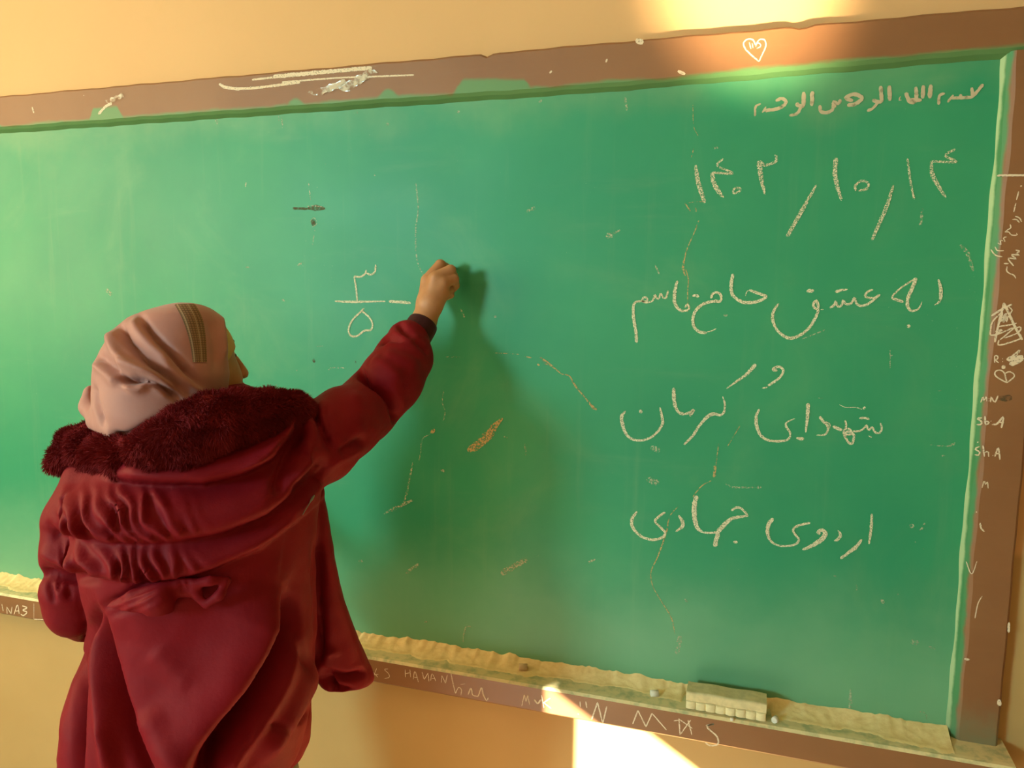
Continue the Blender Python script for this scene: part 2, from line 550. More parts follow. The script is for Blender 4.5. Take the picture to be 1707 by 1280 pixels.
def writing(strokes, mm, label, plane=-0.0009, parent=None, name='chalk_lettering', wk=1.0):
    if name in ('chalk_mark', 'scratch', 'crack', 'nail_hole') and len(strokes) > 1:
        for st in strokes:                      # every mark is a part of its own
            writing([st], mm, label if name == 'crack' and st is strokes[0] else None, plane, parent, name, wk)
        return None
    parts = []
    LAY[0] += 1
    pl = plane - 0.00003 * (LAY[0] % 9)
    for st in strokes:
        z, pts, w = st
        x0, y0, s = ZK[z]
        p = [(x0 + a * s, y0 + b * s) for a, b in pts]
        w = [q * s * wk for q in w] if isinstance(w, (list, tuple)) else w * s * wk
        v, f = ribbon(p, w, pl - 0.00003 * (len(parts) % 14))
        if v:
            parts.append((v, f))
    o = mesh(name, *join(parts), mm, parent or chalkboard)
    if label:
        o['label'] = label
    return o


writing([('T', [(1622, 82), (1555, 160), (1520, 172), (1400, 178)], 26), ('T', [(1545, 105), (1550, 165)], 26), ('T', [(1470, 150), (1465, 175)], 24), ('T', [(1420, 155), (1400, 180), (1380, 205)], 20),
         ('T', [(1362, 145), (1325, 160), (1320, 222)], 22), ('T', [(1265, 85), (1260, 178)], 32), ('T', [(1215, 90), (1212, 180)], 30),
         ('T', [(1165, 100), (1168, 185), (1130, 205), (1095, 140)], 30), ('T', [(1120, 190), (1205, 190)], 30), ('T', [(1062, 165), (1050, 190), (1068, 190)], 12),
         ('T', [(985, 92), (990, 195)], 30), ('T', [(925, 95), (930, 200), (870, 190)], 30), ('T', [(915, 190), (880, 240), (835, 265)], 24),
         ('T', [(680, 178), (745, 150), (800, 175), (760, 215), (700, 225)], 30), ('T', [(690, 180), (740, 195)], 30), ('T', [(655, 185), (640, 215), (605, 200), (620, 240)], 26),
         ('T', [(605, 215), (600, 255), (560, 275), (520, 265), (515, 225)], 26), ('T', [(465, 130), (460, 230)], 32), ('T', [(405, 135), (400, 230), (350, 215)], 32),
         ('T', [(395, 225), (360, 280), (308, 296)], 24), ('T', [(215, 195), (260, 180), (285, 205), (240, 245), (140, 262)], 28), ('T', [(150, 235), (125, 275)], 16),
         ('T', [(115, 215), (80, 235), (75, 300)], 18)], M_soft, 'pale smeared chalk line of Persian script along the top right corner', wk=0.85)
writing([('A', [(425, 145), (432, 200), (448, 260), (467, 315)], [10, 20, 20, 14]), ('A', [(548, 118), (522, 150), (592, 184), (500, 180)], 9),
         ('A', [(500, 180), (505, 220), (525, 260), (550, 292)], [18, 20, 18, 10]), ('A', [(590, 268), (600, 250), (625, 252), (615, 268), (590, 272)], 10),
         ('A', [(780, 100), (782, 130), (735, 150)], 12), ('A', [(708, 128), (712, 170), (722, 230), (735, 280)], [24, 22, 16, 6]), ('A', [(735, 152), (708, 128)], 14),
         ('A', [(963, 235), (900, 345), (833, 465)], [8, 18, 16]), ('A', [(1050, 115), (1045, 180), (1055, 240), (1075, 305)], [20, 18, 16, 10]),
         ('A', [(1140, 262), (1135, 240), (1160, 218), (1192, 225), (1190, 250), (1150, 262)], 10), ('A', [(1305, 235), (1275, 330), (1210, 480)], [8, 18, 12]),
         ('A', [(1368, 118), (1380, 215), (1398, 300)], 9), ('A', [(1580, 76), (1535, 105), (1588, 133), (1475, 130)], 10), ('A', [(1472, 130), (1478, 185), (1505, 240), (1538, 292)], [10, 18, 16, 10])],
        M_chalkg, 'chalk date in Persian numerals above the handwriting at right')
writing([('B', [(450, 270), (430, 340), (400, 345), (375, 300), (355, 350), (330, 345), (315, 310), (300, 360), (270, 385), (215, 390), (185, 375), (200, 340), (235, 345), (235, 375), (170, 378), (115, 390), (95, 440), (100, 560), (120, 680), (130, 800)], [18] * 14 + [22, 28, 30, 30, 30]),
         ('B', [(545, 170), (530, 220), (515, 300), (515, 380), (540, 440), (590, 478), (650, 465), (665, 440), (640, 410), (622, 442)], [22, 30, 34, 30, 26, 22, 20, 18, 18]),
         ('B', [(695, 325), (735, 320), (765, 333)], [20, 34, 20]), ('B', [(885, 350), (905, 300), (945, 290), (985, 315), (990, 375)], 24), ('B', [(990, 378), (900, 382), (800, 410), (725, 480), (700, 560), (715, 640), (770, 690), (840, 700)], 28),
         ('B', [(840, 692), (890, 680), (940, 655)], 10), ('B', [(1108, 100), (1092, 190), (1095, 290), (1140, 350), (1220, 390), (1310, 390), (1400, 365), (1455, 330)], [28, 34, 34, 30, 32, 34, 30, 26]),
         ('B', [(1455, 328), (1360, 295), (1275, 265)], 28), ('B', [(1275, 265), (1250, 280), (1235, 325)], 9),
         ('C', [(98, 350), (55, 410), (42, 480), (65, 560), (120, 625), (190, 660), (260, 645), (340, 595), (400, 520), (440, 440), (450, 390)], [14, 22, 26, 22, 26, 28, 24, 22, 24, 22, 22]),
         ('C', [(450, 390), (440, 335), (425, 328), (405, 360), (420, 395), (448, 395)], 22), ('C', [(470, 405), (495, 405)], 9), ('C', [(345, 242), (410, 235)], 30),
         ('C', [(550, 390), (590, 365), (602, 332), (620, 375), (655, 370), (670, 322), (690, 355), (740, 350), (772, 300), (788, 350), (830, 372), (900, 350), (998, 270)], 20),
         ('C', [(998, 272), (950, 300), (900, 300), (865, 285), (890, 245), (935, 228)], 18), ('C', [(600, 250), (640, 235), (710, 225)], [26, 26, 10]),
         ('C', [(1205, 338), (1150, 320), (1105, 298), (1130, 260), (1200, 200), (1320, 125)], [24, 24, 18, 14, 14, 18]), ('C', [(1320, 125), (1290, 200), (1250, 290), (1240, 360), (1270, 415), (1330, 405), (1360, 365), (1370, 335)], [26, 30, 28, 26, 20, 16, 10, 8]),
         ('C', [(1235, 552), (1268, 552)], 32), ('C', [(1515, 135), (1535, 210), (1540, 280), (1520, 340), (1480, 365)], [16, 28, 30, 18, 6])],
        M_chalk, 'first chalk line of Persian words beneath the date')
writing([('D', [(130, 540), (95, 590), (100, 670), (140, 765), (200, 810), (280, 820), (370, 790), (440, 730), (480, 660), (475, 590), (455, 505)], [16, 30, 34, 26, 22, 20, 20, 22, 26, 24, 14]), ('D', [(258, 545), (290, 545)], 34),
         ('D', [(585, 320), (588, 400), (598, 480), (635, 555), (690, 570)], [24, 34, 32, 24, 28]), ('D', [(690, 570), (740, 555), (780, 525), (740, 590)], 24),
         ('D', [(1050, 400), (1070, 470), (1065, 545), (1030, 580), (960, 568), (900, 600), (830, 680), (770, 770), (685, 860)], [10, 18, 20, 22, 30, 28, 24, 24, 18]),
         ('D', [(1365, 95), (1280, 190), (1190, 255), (1085, 330)], [34, 28, 20, 8]), ('D', [(1570, 155), (1525, 155), (1545, 130), (1590, 122), (1625, 150), (1610, 200), (1560, 250), (1480, 300)], 22), ('D', [(1475, 315), (1430, 325)], 12),
         ('E', [(235, 205), (200, 290), (205, 390), (245, 490), (320, 545), (430, 562), (540, 545), (575, 480), (530, 400), (530, 360), (570, 335), (625, 312)], [18, 30, 34, 30, 26, 26, 22, 22, 24, 18, 14, 10]),
         ('E', [(770, 145), (765, 250), (755, 350), (742, 465)], [38, 34, 28, 14]), ('E', [(640, 525), (690, 535), (725, 535)], [24, 44, 30]),
         ('E', [(895, 290), (940, 350), (980, 390), (985, 440), (950, 490), (860, 495)], [32, 28, 24, 22, 20, 10]), ('E', [(950, 345), (1005, 370), (1005, 420)], 10),
         ('E', [(1040, 395), (1090, 420), (1140, 440)], 34), ('E', [(1175, 330), (1185, 400), (1155, 480), (1250, 480), (1220, 425), (1180, 425)], 20), ('E', [(1160, 485), (1200, 560), (1240, 590), (1265, 550), (1265, 480), (1200, 455), (1160, 490)], 24),
         ('E', [(1260, 450), (1320, 450), (1380, 420), (1410, 385), (1430, 440), (1470, 405), (1500, 460), (1550, 470), (1575, 420), (1560, 360)], 20),
         ('E', [(1330, 310), (1390, 305), (1440, 322)], 24), ('E', [(1370, 208), (1395, 185)], 24), ('E', [(1110, 160), (1180, 190), (1290, 190), (1360, 212)], 7), ('E', [(1430, 500), (1475, 525)], 10)],
        M_chalk, 'second chalk line of Persian words in the middle right of the board')
writing([('F', [(85, 165), (50, 220), (65, 280), (120, 330), (195, 348), (250, 330), (270, 300)], [12, 20, 18, 16, 16, 16, 14]), ('F', [(270, 302), (235, 265), (202, 228), (230, 195), (268, 170)], 14), ('F', [(352, 188), (380, 230), (375, 265), (335, 295)], [10, 24, 22, 8]),
         ('F', [(470, 62), (455, 130), (458, 210), (475, 270), (510, 300)], [24, 30, 30, 24, 14]), ('F', [(510, 300), (560, 303), (610, 298)], 13), ('F', [(605, 300), (640, 260), (690, 215), (740, 202), (805, 193)], [26, 26, 22, 18, 12]), ('F', [(800, 190), (780, 165), (750, 140), (720, 142), (695, 160)], 14),
         ('F', [(612, 300), (597, 345), (588, 392)], 26), ('F', [(708, 362), (735, 362)], 18), ('F', [(965, 208), (935, 250), (930, 310), (950, 355), (1000, 385), (1060, 388), (1115, 375), (1135, 345)], [20, 24, 20, 14, 12, 12, 14, 14]),
         ('F', [(1135, 345), (1105, 310), (1095, 280), (1130, 255), (1205, 238)], 14), ('F', [(1270, 312), (1255, 298), (1285, 285), (1303, 310), (1280, 345), (1220, 385), (1155, 412)], [18, 20, 22, 28, 30, 24, 14]), ('F', [(1385, 285), (1400, 315), (1385, 345), (1360, 355)], [8, 18, 18, 8]),
         ('F', [(1538, 345), (1500, 395), (1400, 470)], [14, 22, 14]), ('F', [(1603, 180), (1600, 260), (1585, 375)], [12, 18, 12])],
        M_chalk, 'third and lowest chalk line of Persian words')
writing([('X', [(1060, 437), (1150, 442), (1215, 448)], [20, 20, 18])], M_chalk, 'chalk minus sign beside the writing hand')
writing([('X', [(835, 432), (825, 340), (812, 260)], 13), ('X', [(812, 258), (855, 262), (890, 240), (898, 212)], 13), ('X', [(900, 235), (930, 246), (960, 225), (965, 175)], 13), ('X', [(675, 435), (800, 440), (1035, 436)], [10, 18, 8]),          ('X', [(870, 500), (800, 570), (772, 640), (790, 680), (830, 684), (885, 645), (930, 640), (943, 600), (920, 550), (870, 505), (885, 487)], 13)], M_chalk, 'chalk fraction of Persian three over five')
# writing on the frame
SF = FRONT - 0.0006
writing([('I', [(658, 185), (650, 200)], 14), ('I', [(628, 250), (605, 340)], 12), ('I', [(600, 375), (575, 470)], 12), ('I', [(590, 515), (640, 535), (660, 575)], 12), ('I', [(560, 550), (605, 550), (635, 582)], 12),
         ('I', [(535, 600), (545, 640), (515, 655), (480, 690), (520, 680), (550, 715), (610, 715), (605, 695)], 11), ('I', [(405, 800), (440, 815), (435, 770), (480, 785), (465, 745), (500, 735)], 12),
         ('I', [(375, 840), (400, 880), (470, 882)], 12), ('I', [(332, 870), (380, 930), (455, 948)], 12), ('I', [(595, 875), (640, 890), (600, 910), (635, 930), (550, 925), (600, 970), (515, 965), (575, 1045)], 13),
         ('I', [(470, 1020), (520, 1020)], 13), ('I', [(505, 1050), (500, 1100), (540, 1130), (575, 1140), (598, 1178)], 12)], M_scratch, 'slanting Persian scrawl high on the right upright', SF, stile, 'scratched_lettering')
writing([('J', [(210, 235), (300, 175), (430, 110)], 20), ('J', [(340, 95), (330, 150), (290, 300), (245, 515)], 20), ('J', [(340, 95), (400, 220), (470, 370), (540, 490)], 22), ('J', [(320, 190), (220, 300), (200, 400), (205, 440), (300, 420), (440, 360)], 14),
         ('J', [(270, 350), (400, 330), (480, 310)], 13), ('J', [(250, 400), (330, 380), (270, 420)], 13), ('J', [(395, 140), (430, 170), (405, 215)], 12), ('J', [(300, 490), (420, 390), (460, 350)], 13), ('J', [(290, 490), (285, 545), (400, 520), (540, 470)], 14),
         ('J', [(350, 470), (480, 420), (525, 375), (510, 350), (470, 365)], 12), ('J', [(330, 200), (300, 300), (370, 200), (330, 310), (385, 230), (370, 300)], 16)], M_scratch, 'dense scribbled out drawing on the right upright', SF, stile, 'scratched_lettering')
writing([('J', [(245, 735), (245, 660), (280, 668), (272, 695), (248, 700), (288, 735)], 11), ('J', [(326, 690), (332, 692)], 12), ('J', [(326, 720), (332, 722)], 12), ('J', [(370, 700), (430, 690), (480, 690), (545, 660)], [24, 60, 60, 30]), ('J', [(420, 720), (440, 750), (550, 680)], 40),
         ('J', [(420, 670), (515, 595), (480, 650)], 14), ('J', [(318, 780), (358, 780)], 46), ('J', [(375, 948), (260, 880), (250, 830), (300, 810), (345, 840), (360, 890), (375, 945)], 12), ('J', [(350, 850), (400, 828), (445, 850), (450, 885), (375, 948)], 12)],
        M_scratch, 'letter R and a small broken heart on the right upright', SF, stile, 'scratched_lettering')
writing([('J', [(95, 1158), (120, 1095), (130, 1140), (155, 1095), (160, 1145)], 11), ('J', [(180, 1115), (186, 1117)], 12), ('J', [(180, 1140), (186, 1142)], 12), ('J', [(200, 1155), (208, 1100), (245, 1155), (280, 1085)], 13)], M_scratch, 'initials M N low on the right upright', SF, stile, 'scratched_lettering')
writing([         ('L', [(415, 668), (380, 672), (412, 695), (405, 715), (375, 715)], 10), ('L', [(435, 655), (440, 715), (465, 700), (440, 690)], 10), ('L', [(476, 690), (480, 692)], 9), ('L', [(485, 715), (520, 712), (565, 662), (552, 740)], 11), ('L', [(520, 700), (570, 700)], 9)], M_scratch, 'initials S b A low on the right upright', SF, stile, 'scratched_lettering')
writing([         ('L', [(395, 872), (365, 890), (397, 910), (390, 932), (362, 930)], 9), ('L', [(380, 845), (388, 838)], 6), ('L', [(420, 865), (432, 945)], 9), ('L', [(432, 915), (458, 908), (462, 945)], 9), ('L', [(490, 935), (494, 937)], 8), ('L', [(505, 945), (530, 880), (542, 965)], 9), ('L', [(510, 925), (542, 920)], 8)], M_scratch, 'initials S h A low on the right upright', SF, stile, 'scratched_lettering')
writing([         ('L', [(415, 1165), (430, 1115), (440, 1145), (452, 1120), (458, 1170)], 6)], M_scratch, 'faint letter M low on the right upright', SF, stile, 'scratched_lettering')
writing([('J', [(285, 1115), (430, 1110)], 55)], M_brownish, 'dark smear next to the initials', SF, stile, 'smear')
writing([('P', [(1662, 293), (1668, 292.5), (1712, 292)], 3.2)], M_scratch, None, SF, stile, 'scratch')
writing([('V', [(665, 118), (668, 140), (685, 160)], 7), ('V', [(640, 570), (655, 500), (675, 465)], 4), ('V', [(590, 762), (615, 766)], 9), ('V', [(598, 300), (625, 360), (650, 300)], 4), ('V', [(755, 955), (757, 985)], 16), ('V', [(802, 590), (800, 638)], 9), ('V', [(645, 65), (650, 68)], 6)], M_scratch, None, SF, stile, 'scratch')
writing([('Q', [(1608, 292), (1550, 240), (1535, 205), (1555, 185), (1580, 190), (1592, 215)], 6), ('Q', [(1592, 215), (1610, 188), (1635, 190), (1640, 220), (1620, 265), (1608, 292)], 6), ('Q', [(1562, 200), (1570, 232)], 5), ('Q', [(1575, 205), (1580, 228)], 5), ('Q', [(1592, 222), (1602, 202), (1618, 218), (1598, 230)], 5)],
        M_scratch, 'scratched heart on the top rail', SF, rail, 'scratched_lettering')
writing([('U', [(340, -25), (341, -28)], 3), ('U', [(130, 20), (138, 45)], 6), ('U', [(400, 50), (430, 18), (455, 6)], 10), ('P', [(365, 140), (380, 146), (420, 147), (500, 137)], 4), ('P', [(370, 145), (400, 149)], 4), ('P', [(455, 128), (540, 120), (620, 113)], 6), ('P', [(470, 137), (560, 130), (640, 127), (690, 125)], 2.5), ('P', [(420, 133), (520, 122), (600, 116)], 3),
         ('P', [(1060, 66), (1072, 72)], 8), ('P', [(1130, 118), (1142, 124)], 5), ('P', [(1010, 104), (1012, 98)], 3), ('P', [(916, 122), (920, 118)], 3)], M_scratch, None, SF, rail, 'scratch')
TF = TRAY_Y - 0.0006
writing([('G', [(95, 175), (155, 170)], 6), ('G', [(105, 210), (140, 120)], 6), ('G', [(100, 140), (150, 195)], 6), ('G', [(235, 125), (205, 130), (240, 165), (245, 195), (205, 205)], 6), ('G', [(378, 130), (380, 195)], 7), ('G', [(380, 165), (422, 155)], 7), ('G', [(418, 130), (425, 195)], 7),
         ('G', [(445, 215), (460, 145), (490, 235)], 7), ('G', [(452, 195), (482, 197)], 6), ('G', [(520, 150), (537, 215)], 7), ('G', [(537, 215), (570, 160)], 7), ('G', [(570, 160), (577, 230)], 7), ('G', [(590, 225), (605, 165), (635, 228)], 7), ('G', [(600, 205), (630, 205)], 6), ('G', [(680, 240), (686, 180)], 7), ('G', [(686, 180), (716, 245)], 7), ('G', [(716, 245), (732, 175)], 7)],
        M_scratch, 'scratched capital letters HANAN on the ledge', TF, tray, 'scratched_lettering')
writing([('G', [(762, 165), (780, 250), (800, 330)], 9), ('G', [(800, 330), (825, 280), (850, 300), (845, 345)], 8), ('G', [(840, 255), (882, 250)], 5), ('G', [(905, 340), (930, 285), (942, 340), (965, 350), (990, 350), (1018, 280), (1032, 340), (1060, 390), (1074, 365)], 12)], M_scratch, 'scratched zigzag beside the capital letters', TF, tray, 'scratched_lettering')
writing([         ('G', [(1355, 435), (1375, 340)], 9), ('G', [(1375, 340), (1390, 400)], 9), ('G', [(1390, 400), (1405, 345)], 9), ('G', [(1405, 345), (1420, 425)], 9)], M_scratch, 'scratched letter M left of the bright spot', TF, tray, 'scratched_lettering')
writing([('G', [(1460, 380), (1488, 415), (1512, 382)], 16), ('G', [(1520, 345), (1540, 450)], 10), ('G', [(1592, 370), (1535, 410)], 10), ('G', [(1535, 405), (1600, 455)], 10)],
        M_scratch, 'scratched heart and letter K in the bright spot', TF, tray, 'scratched_lettering')
writing([('K', [(100, 405), (102, 440)], 8), ('K', [(135, 405), (142, 445)], 8), ('K', [(88, 480), (90, 486)], 8), ('K', [(172, 515), (208, 410)], 10), ('K', [(208, 410), (240, 540)], 10), ('K', [(240, 540), (265, 435)], 10), ('K', [(425, 545), (458, 460)], 9), ('K', [(458, 460), (508, 562)], 9), ('K', [(508, 562), (545, 478)], 9), ('K', [(545, 478), (635, 582)], 9)], M_scratch, 'scratched letters N and M on the ledge', TF, tray, 'scratched_lettering')
writing([         ('K', [(680, 525), (712, 520)], 8), ('K', [(712, 510), (718, 612)], 9), ('K', [(712, 514), (795, 572)], 8), ('K', [(784, 520), (722, 606)], 8), ('K', [(768, 520), (792, 612)], 8)], M_scratch, 'scratched star on the ledge', TF, tray, 'scratched_lettering')
writing([('K', [(878, 555), (930, 545), (885, 562), (945, 620), (952, 668), (905, 678), (875, 660)], 12)],
        M_scratch, 'scratched letter S under the eraser', TF, tray, 'scratched_lettering')
writing([('R', [(10, 360), (18, 400)], 7), ('R', [(40, 415), (38, 375)], 6), ('R', [(38, 375), (62, 415)], 6), ('R', [(62, 415), (68, 375)], 6), ('R', [(78, 420), (98, 365), (108, 415)], 7), ('R', [(84, 400), (106, 398)], 6), ('R', [(125, 370), (152, 380), (128, 395), (152, 405), (132, 424), (116, 416)], 8)], M_scratch, 'scratched letters NAB on the ledge left of the person', TF, tray, 'scratched_lettering')
writing([('R', [(190, 355), (190, 445)], 3), ('R', [(190, 445), (270, 448)], 5)],
        M_scratch, None, TF, tray, 'scratch')
# wear on the board: cracks through the paint, chips, stray strokes
writing([('M', [(1000, 145), (1050, 155)], 10), ('M', [(1110, 150), (1150, 185), (1190, 210), (1260, 268)], [8, 36, 16, 8]), ('M', [(1260, 270), (1320, 285), (1350, 340), (1390, 390), (1440, 450), (1490, 510), (1520, 525)], [8, 10, 18, 14, 12, 26, 10]), ('M', [(1090, 200), (1108, 208)], 16), ('M', [(780, 120), (880, 125), (960, 130)], 6)],
        M_crackc, 'branching crack in the paint right of the shadow', name='crack', wk=0.8)
writing([('N', [(540, 60), (545, 200), (575, 265)], 6), ('N', [(545, 350), (530, 410)], 10), ('N', [(580, 830), (545, 920), (505, 1010), (485, 1080), (475, 1150), (490, 1200)], [14, 10, 10, 14, 24, 12]), ('N', [(490, 1150), (510, 1220), (505, 1290), (505, 1380), (505, 1440)], 10), ('N', [(510, 712), (570, 705), (625, 705)], 6), ('N', [(485, 712), (525, 768)], 12), ('N', [(558, 745), (562, 772)], 14)],
        M_crackc, 'long crack running down through the first line of words', name='crack', wk=0.62)
writing([('O', [(585, 100), (515, 215)], 7), ('O', [(445, 320), (440, 390)], 22), ('O', [(465, 200), (450, 320)], 8), ('O', [(430, 405), (380, 430), (345, 465), (320, 500)], 8), ('O', [(240, 550), (190, 610), (170, 700), (125, 830), (85, 920), (95, 1000), (140, 1080), (165, 1120), (200, 1180), (220, 1270)], [8, 8, 14, 10, 7, 7, 6, 8, 12, 6])],
        M_crackc, 'crack running down between the lower lines of words', name='crack', wk=0.62)
writing([('M', [(595, 815), (660, 780), (740, 710), (790, 640), (845, 585)], [30, 62, 62, 44, 12])], M_crackc, 'long chip of bare plaster in the shadow', name='paint_chip')
writing([('M', [(335, 690), (362, 665)], 26)], M_crackc, None, name='paint_chip')
writing([('M', [(425, 390), (415, 470), (435, 540), (420, 605)], 8), ('M', [(365, 640), (345, 690), (275, 730), (260, 830), (250, 890)], 7), ('M', [(205, 900), (180, 1030), (140, 1190), (80, 1220), (0, 1265)], [10, 14, 14, 16, 12]), ('M', [(320, 180), (360, 200)], 14), ('M', [(440, 150), (540, 148)], 8)], M_faint, 'faint crack beside the coat', name='crack')
writing([('U', [(1690, 330), (1700, 430), (1690, 520), (1695, 640), (1730, 720)], 6), ('U', [(1255, 330), (1262, 400)], 5), ('U', [(1280, 520), (1270, 580)], 4)], M_faint, None, name='crack')
writing([('U', [(1190, 432), (1250, 434)], 10), ('U', [(1250, 432), (1285, 430), (1322, 433)], [10, 26, 8]), ('U', [(1270, 478), (1276, 502)], [14, 28]), ('X', [(522, 845), (530, 872)], 22), ('X', [(822, 860), (824, 882)], 10)], M_brownish, 'old nail holes with dark smears', name='nail_hole')
writing([('U', [(1250, 424), (1280, 422), (1318, 428)], 5), ('U', [(1262, 485), (1275, 470), (1288, 492), (1270, 508)], 4), ('U', [(1145, 60), (1148, 105)], 7), ('U', [(1132, 55), (1134, 80)], 4), ('U', [(875, 62), (885, 90)], 12), ('U', [(1570, 90), (1582, 92)], 14), ('U', [(1450, 42), (1456, 44)], 8), ('U', [(1000, 320), (998, 345)], 6), ('U', [(1210, 665), (1235, 650)], 9), ('U', [(430, 760), (455, 785)], 16), ('U', [(1000, 672), (1014, 673)], 8), ('U', [(1145, 803), (1162, 806)], 6), ('U', [(1520, 297), (1530, 298)], 6), ('U', [(1322, 252), (1326, 254)], 5),
         ('X', [(625, 930), (650, 912), (750, 910)], 10), ('X', [(545, 757), (590, 755)], 7), ('X', [(400, 925), (408, 930)], 10), ('X', [(252, 1028), (262, 1034)], 10), ('X', [(40, 193), (60, 195)], 10), ('X', [(415, 190), (440, 160)], 12), ('X', [(300, 430), (320, 434)], 14),
         ('P', [(1042, 162), (1045, 184)], 4), ('P', [(878, 353), (892, 346)], 6), ('P', [(1010, 393), (1022, 392)], 9), ('P', [(768, 515), (775, 530)], 3), ('P', [(820, 527), (828, 528)], 4), ('P', [(898, 170), (904, 167)], 4), ('P', [(762, 185), (766, 188)], 5), ('A', [(245, 592), (265, 632)], 7), ('A', [(500, 72), (535, 68)], 10), ('A', [(550, 815), (568, 815)], 10), ('A', [(30, 465), (90, 435)], 10),
         ('A', [(1602, 502), (1635, 540), (1660, 620)], [12, 16, 10]), ('A', [(1435, 340), (1425, 420)], 12), ('A', [(1290, 960), (1290, 1050)], 5), ('A', [(1278, 1000), (1302, 992)], 4), ('A', [(900, 920), (1000, 880)], 5), ('D', [(1420, 325), (1478, 312)], 12), ('E', [(870, 88), (940, 90)], 7),
         ('V', [(375, 155), (395, 140), (402, 118)], [4, 12, 8]), ('V', [(330, 135), (352, 130)], 18), ('V', [(50, 905), (50, 970), (45, 1032)], [4, 16, 8]), ('V', [(335, 680), (375, 690)], 22), ('V', [(420, 705), (452, 715)], 12), ('V', [(375, 1012), (405, 1020), (412, 1048)], 6), ('V', [(80, 410), (78, 440)], 8), ('V', [(272, 455), (278, 457)], 8), ('V', [(355, 208), (360, 211)], 8), ('V', [(395, 240), (400, 242)], 6), ('V', [(195, 480), (210, 500)], 14),
         ('L', [(45, 860), (120, 868), (180, 868), (225, 846)], [4, 9, 9, 18]), ('L', [(95, 475), (130, 473)], 9), ('L', [(125, 940), (150, 940)], 14), ('P', [(1210, 806), (1222, 812), (1264, 812)], 3), ('P', [(1262, 810), (1268, 814)], 7), ('P', [(835, 956), (878, 932)], 9), ('P', [(1085, 745), (1100, 752)], 9), ('P', [(1078, 798), (1098, 806)], 10), ('P', [(980, 938), (992, 932)], 4), ('P', [(652, 852), (690, 832)], 4), ('P', [(598, 935), (607, 936)], 4), ('P', [(676, 955), (698, 940)], 5), ('P', [(735, 783), (742, 786)], 5), ('P', [(875, 740), (877, 760)], 3), ('P', [(1142, 998), (1146, 1004)], 4), ('P', [(1128, 1090), (1134, 1060)], 7), ('P', [(707, 1037), (715, 1036)], 3), ('P', [(785, 1045), (776, 1045), (772, 1070)], 3), ('P', [(1390, 958), (1394, 962)], 3), ('P', [(840, 728), (846, 730)], 4)],
        M_faint, 'stray chalk flecks and worn spots over the whole board', name='chalk_mark')
# tape left on the top rail
def tape(quad, label):
    """crumpled strip of tape: small ridged sheet"""
    a, b, c, d_ = on_wall(quad, FRONT - 0.001)
    n_, V, Fc = 14, [], []
    for i in range(n_):
        for j in range(5):
            u, w = i / (n_ - 1), j / 4
            p = (a * (1 - u) + b * u) * (1 - w) + (d_ * (1 - u) + c * u) * w
            V.append((p[0], p[1] - 0.0015 * abs(math.sin(i * 2.1 + j)) - 0.0006, p[2] + 0.0015 * math.sin(i * 1.7 + j * 2)))
    for i in range(n_ - 1):
        for j in range(4):
            q = i * 5 + j
            Fc.append((q, q + 1, q + 6, q + 5))
    o = mesh('tape_scrap', V, Fc, M_tape, rail, True)
    o['label'] = label


tape([(512, 155), (575, 132), (582, 142), (530, 160)], 'crumpled shiny tape')
tape([(560, 148), (618, 114), (630, 120), (582, 154)], 'crumpled shiny tape')
tape([(176, 168), (205, 155), (208, 162), (182, 174)], 'small torn piece of tape')

# ------------------------------------------------------------------ things on the ledge
ET = TZ + 0.004
e0 = on_wall([(1143, 1178)], TRAY_Y + 0.006)[0]
e1 = on_wall([(1277, 1199)], TRAY_Y + 0.006)[0]
ex0, ex1 = e0[0], e1[0]
ey0, ey1 = TRAY_Y + 0.006, -0.025
ez0 = ET + 0.001
eh = 0.034
er = bpy.data.objects.new('board_eraser', None)
COL.objects.link(er)
er.location = ((ex0 + ex1) / 2, (ey0 + ey1) / 2, ez0)
tag(er, 'cream felt board eraser with a ribbed lower side lying on the chalk ledge', 'eraser')


def rounded_block(x0, x1, y0, y1, z0, z1, b=0.004, nx_=24):
    prof_ = []
    for (yy, zz, a0) in ((y1 - b, z1 - b, 0), (y0 + b, z1 - b, 90), (y0 + b, z0 + b, 180), (y1 - b, z0 + b, 270)):
        for q in range(4):
            a_ = math.radians(a0 + q * 30)
            prof_.append((yy + b * math.cos(a_), zz + b * math.sin(a_)))
    return extrude_x(prof_, x0, x1, nx_)


v, f = rounded_block(ex0, ex1, ey0 + 0.002, ey1, ez0 + eh * 0.45, ez0 + eh)
v = [(x, y, z + 0.0008 * math.sin(x * 90) + 0.0006 * math.sin(y * 300)) for x, y, z in v]
mesh('felt_body', v, f, M_eraser, er)
V, Fc = [], []
NR, K = 160, 0
for i in range(NR + 1):
    u = i / NR
    x = ex0 + (ex1 - ex0) * u
    bul = 0.0035 * math.sqrt(abs(math.sin(u * math.pi * 8)))
    V += [(x, ey0 + 0.003 - bul, ez0 + 0.001), (x, ey0 + 0.004 - bul, ez0 + eh * 0.42), (x, ey0 + 0.009 - bul, ez0 + eh * 0.50), (x, ey1 - 0.003, ez0 + eh * 0.5), (x, ey1 - 0.003, ez0)]
for i in range(NR):
    for j in range(5):
        Fc.append((i * 5 + j, i * 5 + (j + 1) % 5, (i + 1) * 5 + (j + 1) % 5, (i + 1) * 5 + j))
Fc += [(0, 1, 2, 3, 4)[::-1], tuple(NR * 5 + j for j in range(5))]
mesh('felt_ribs', V, Fc, M_eraser2, er)


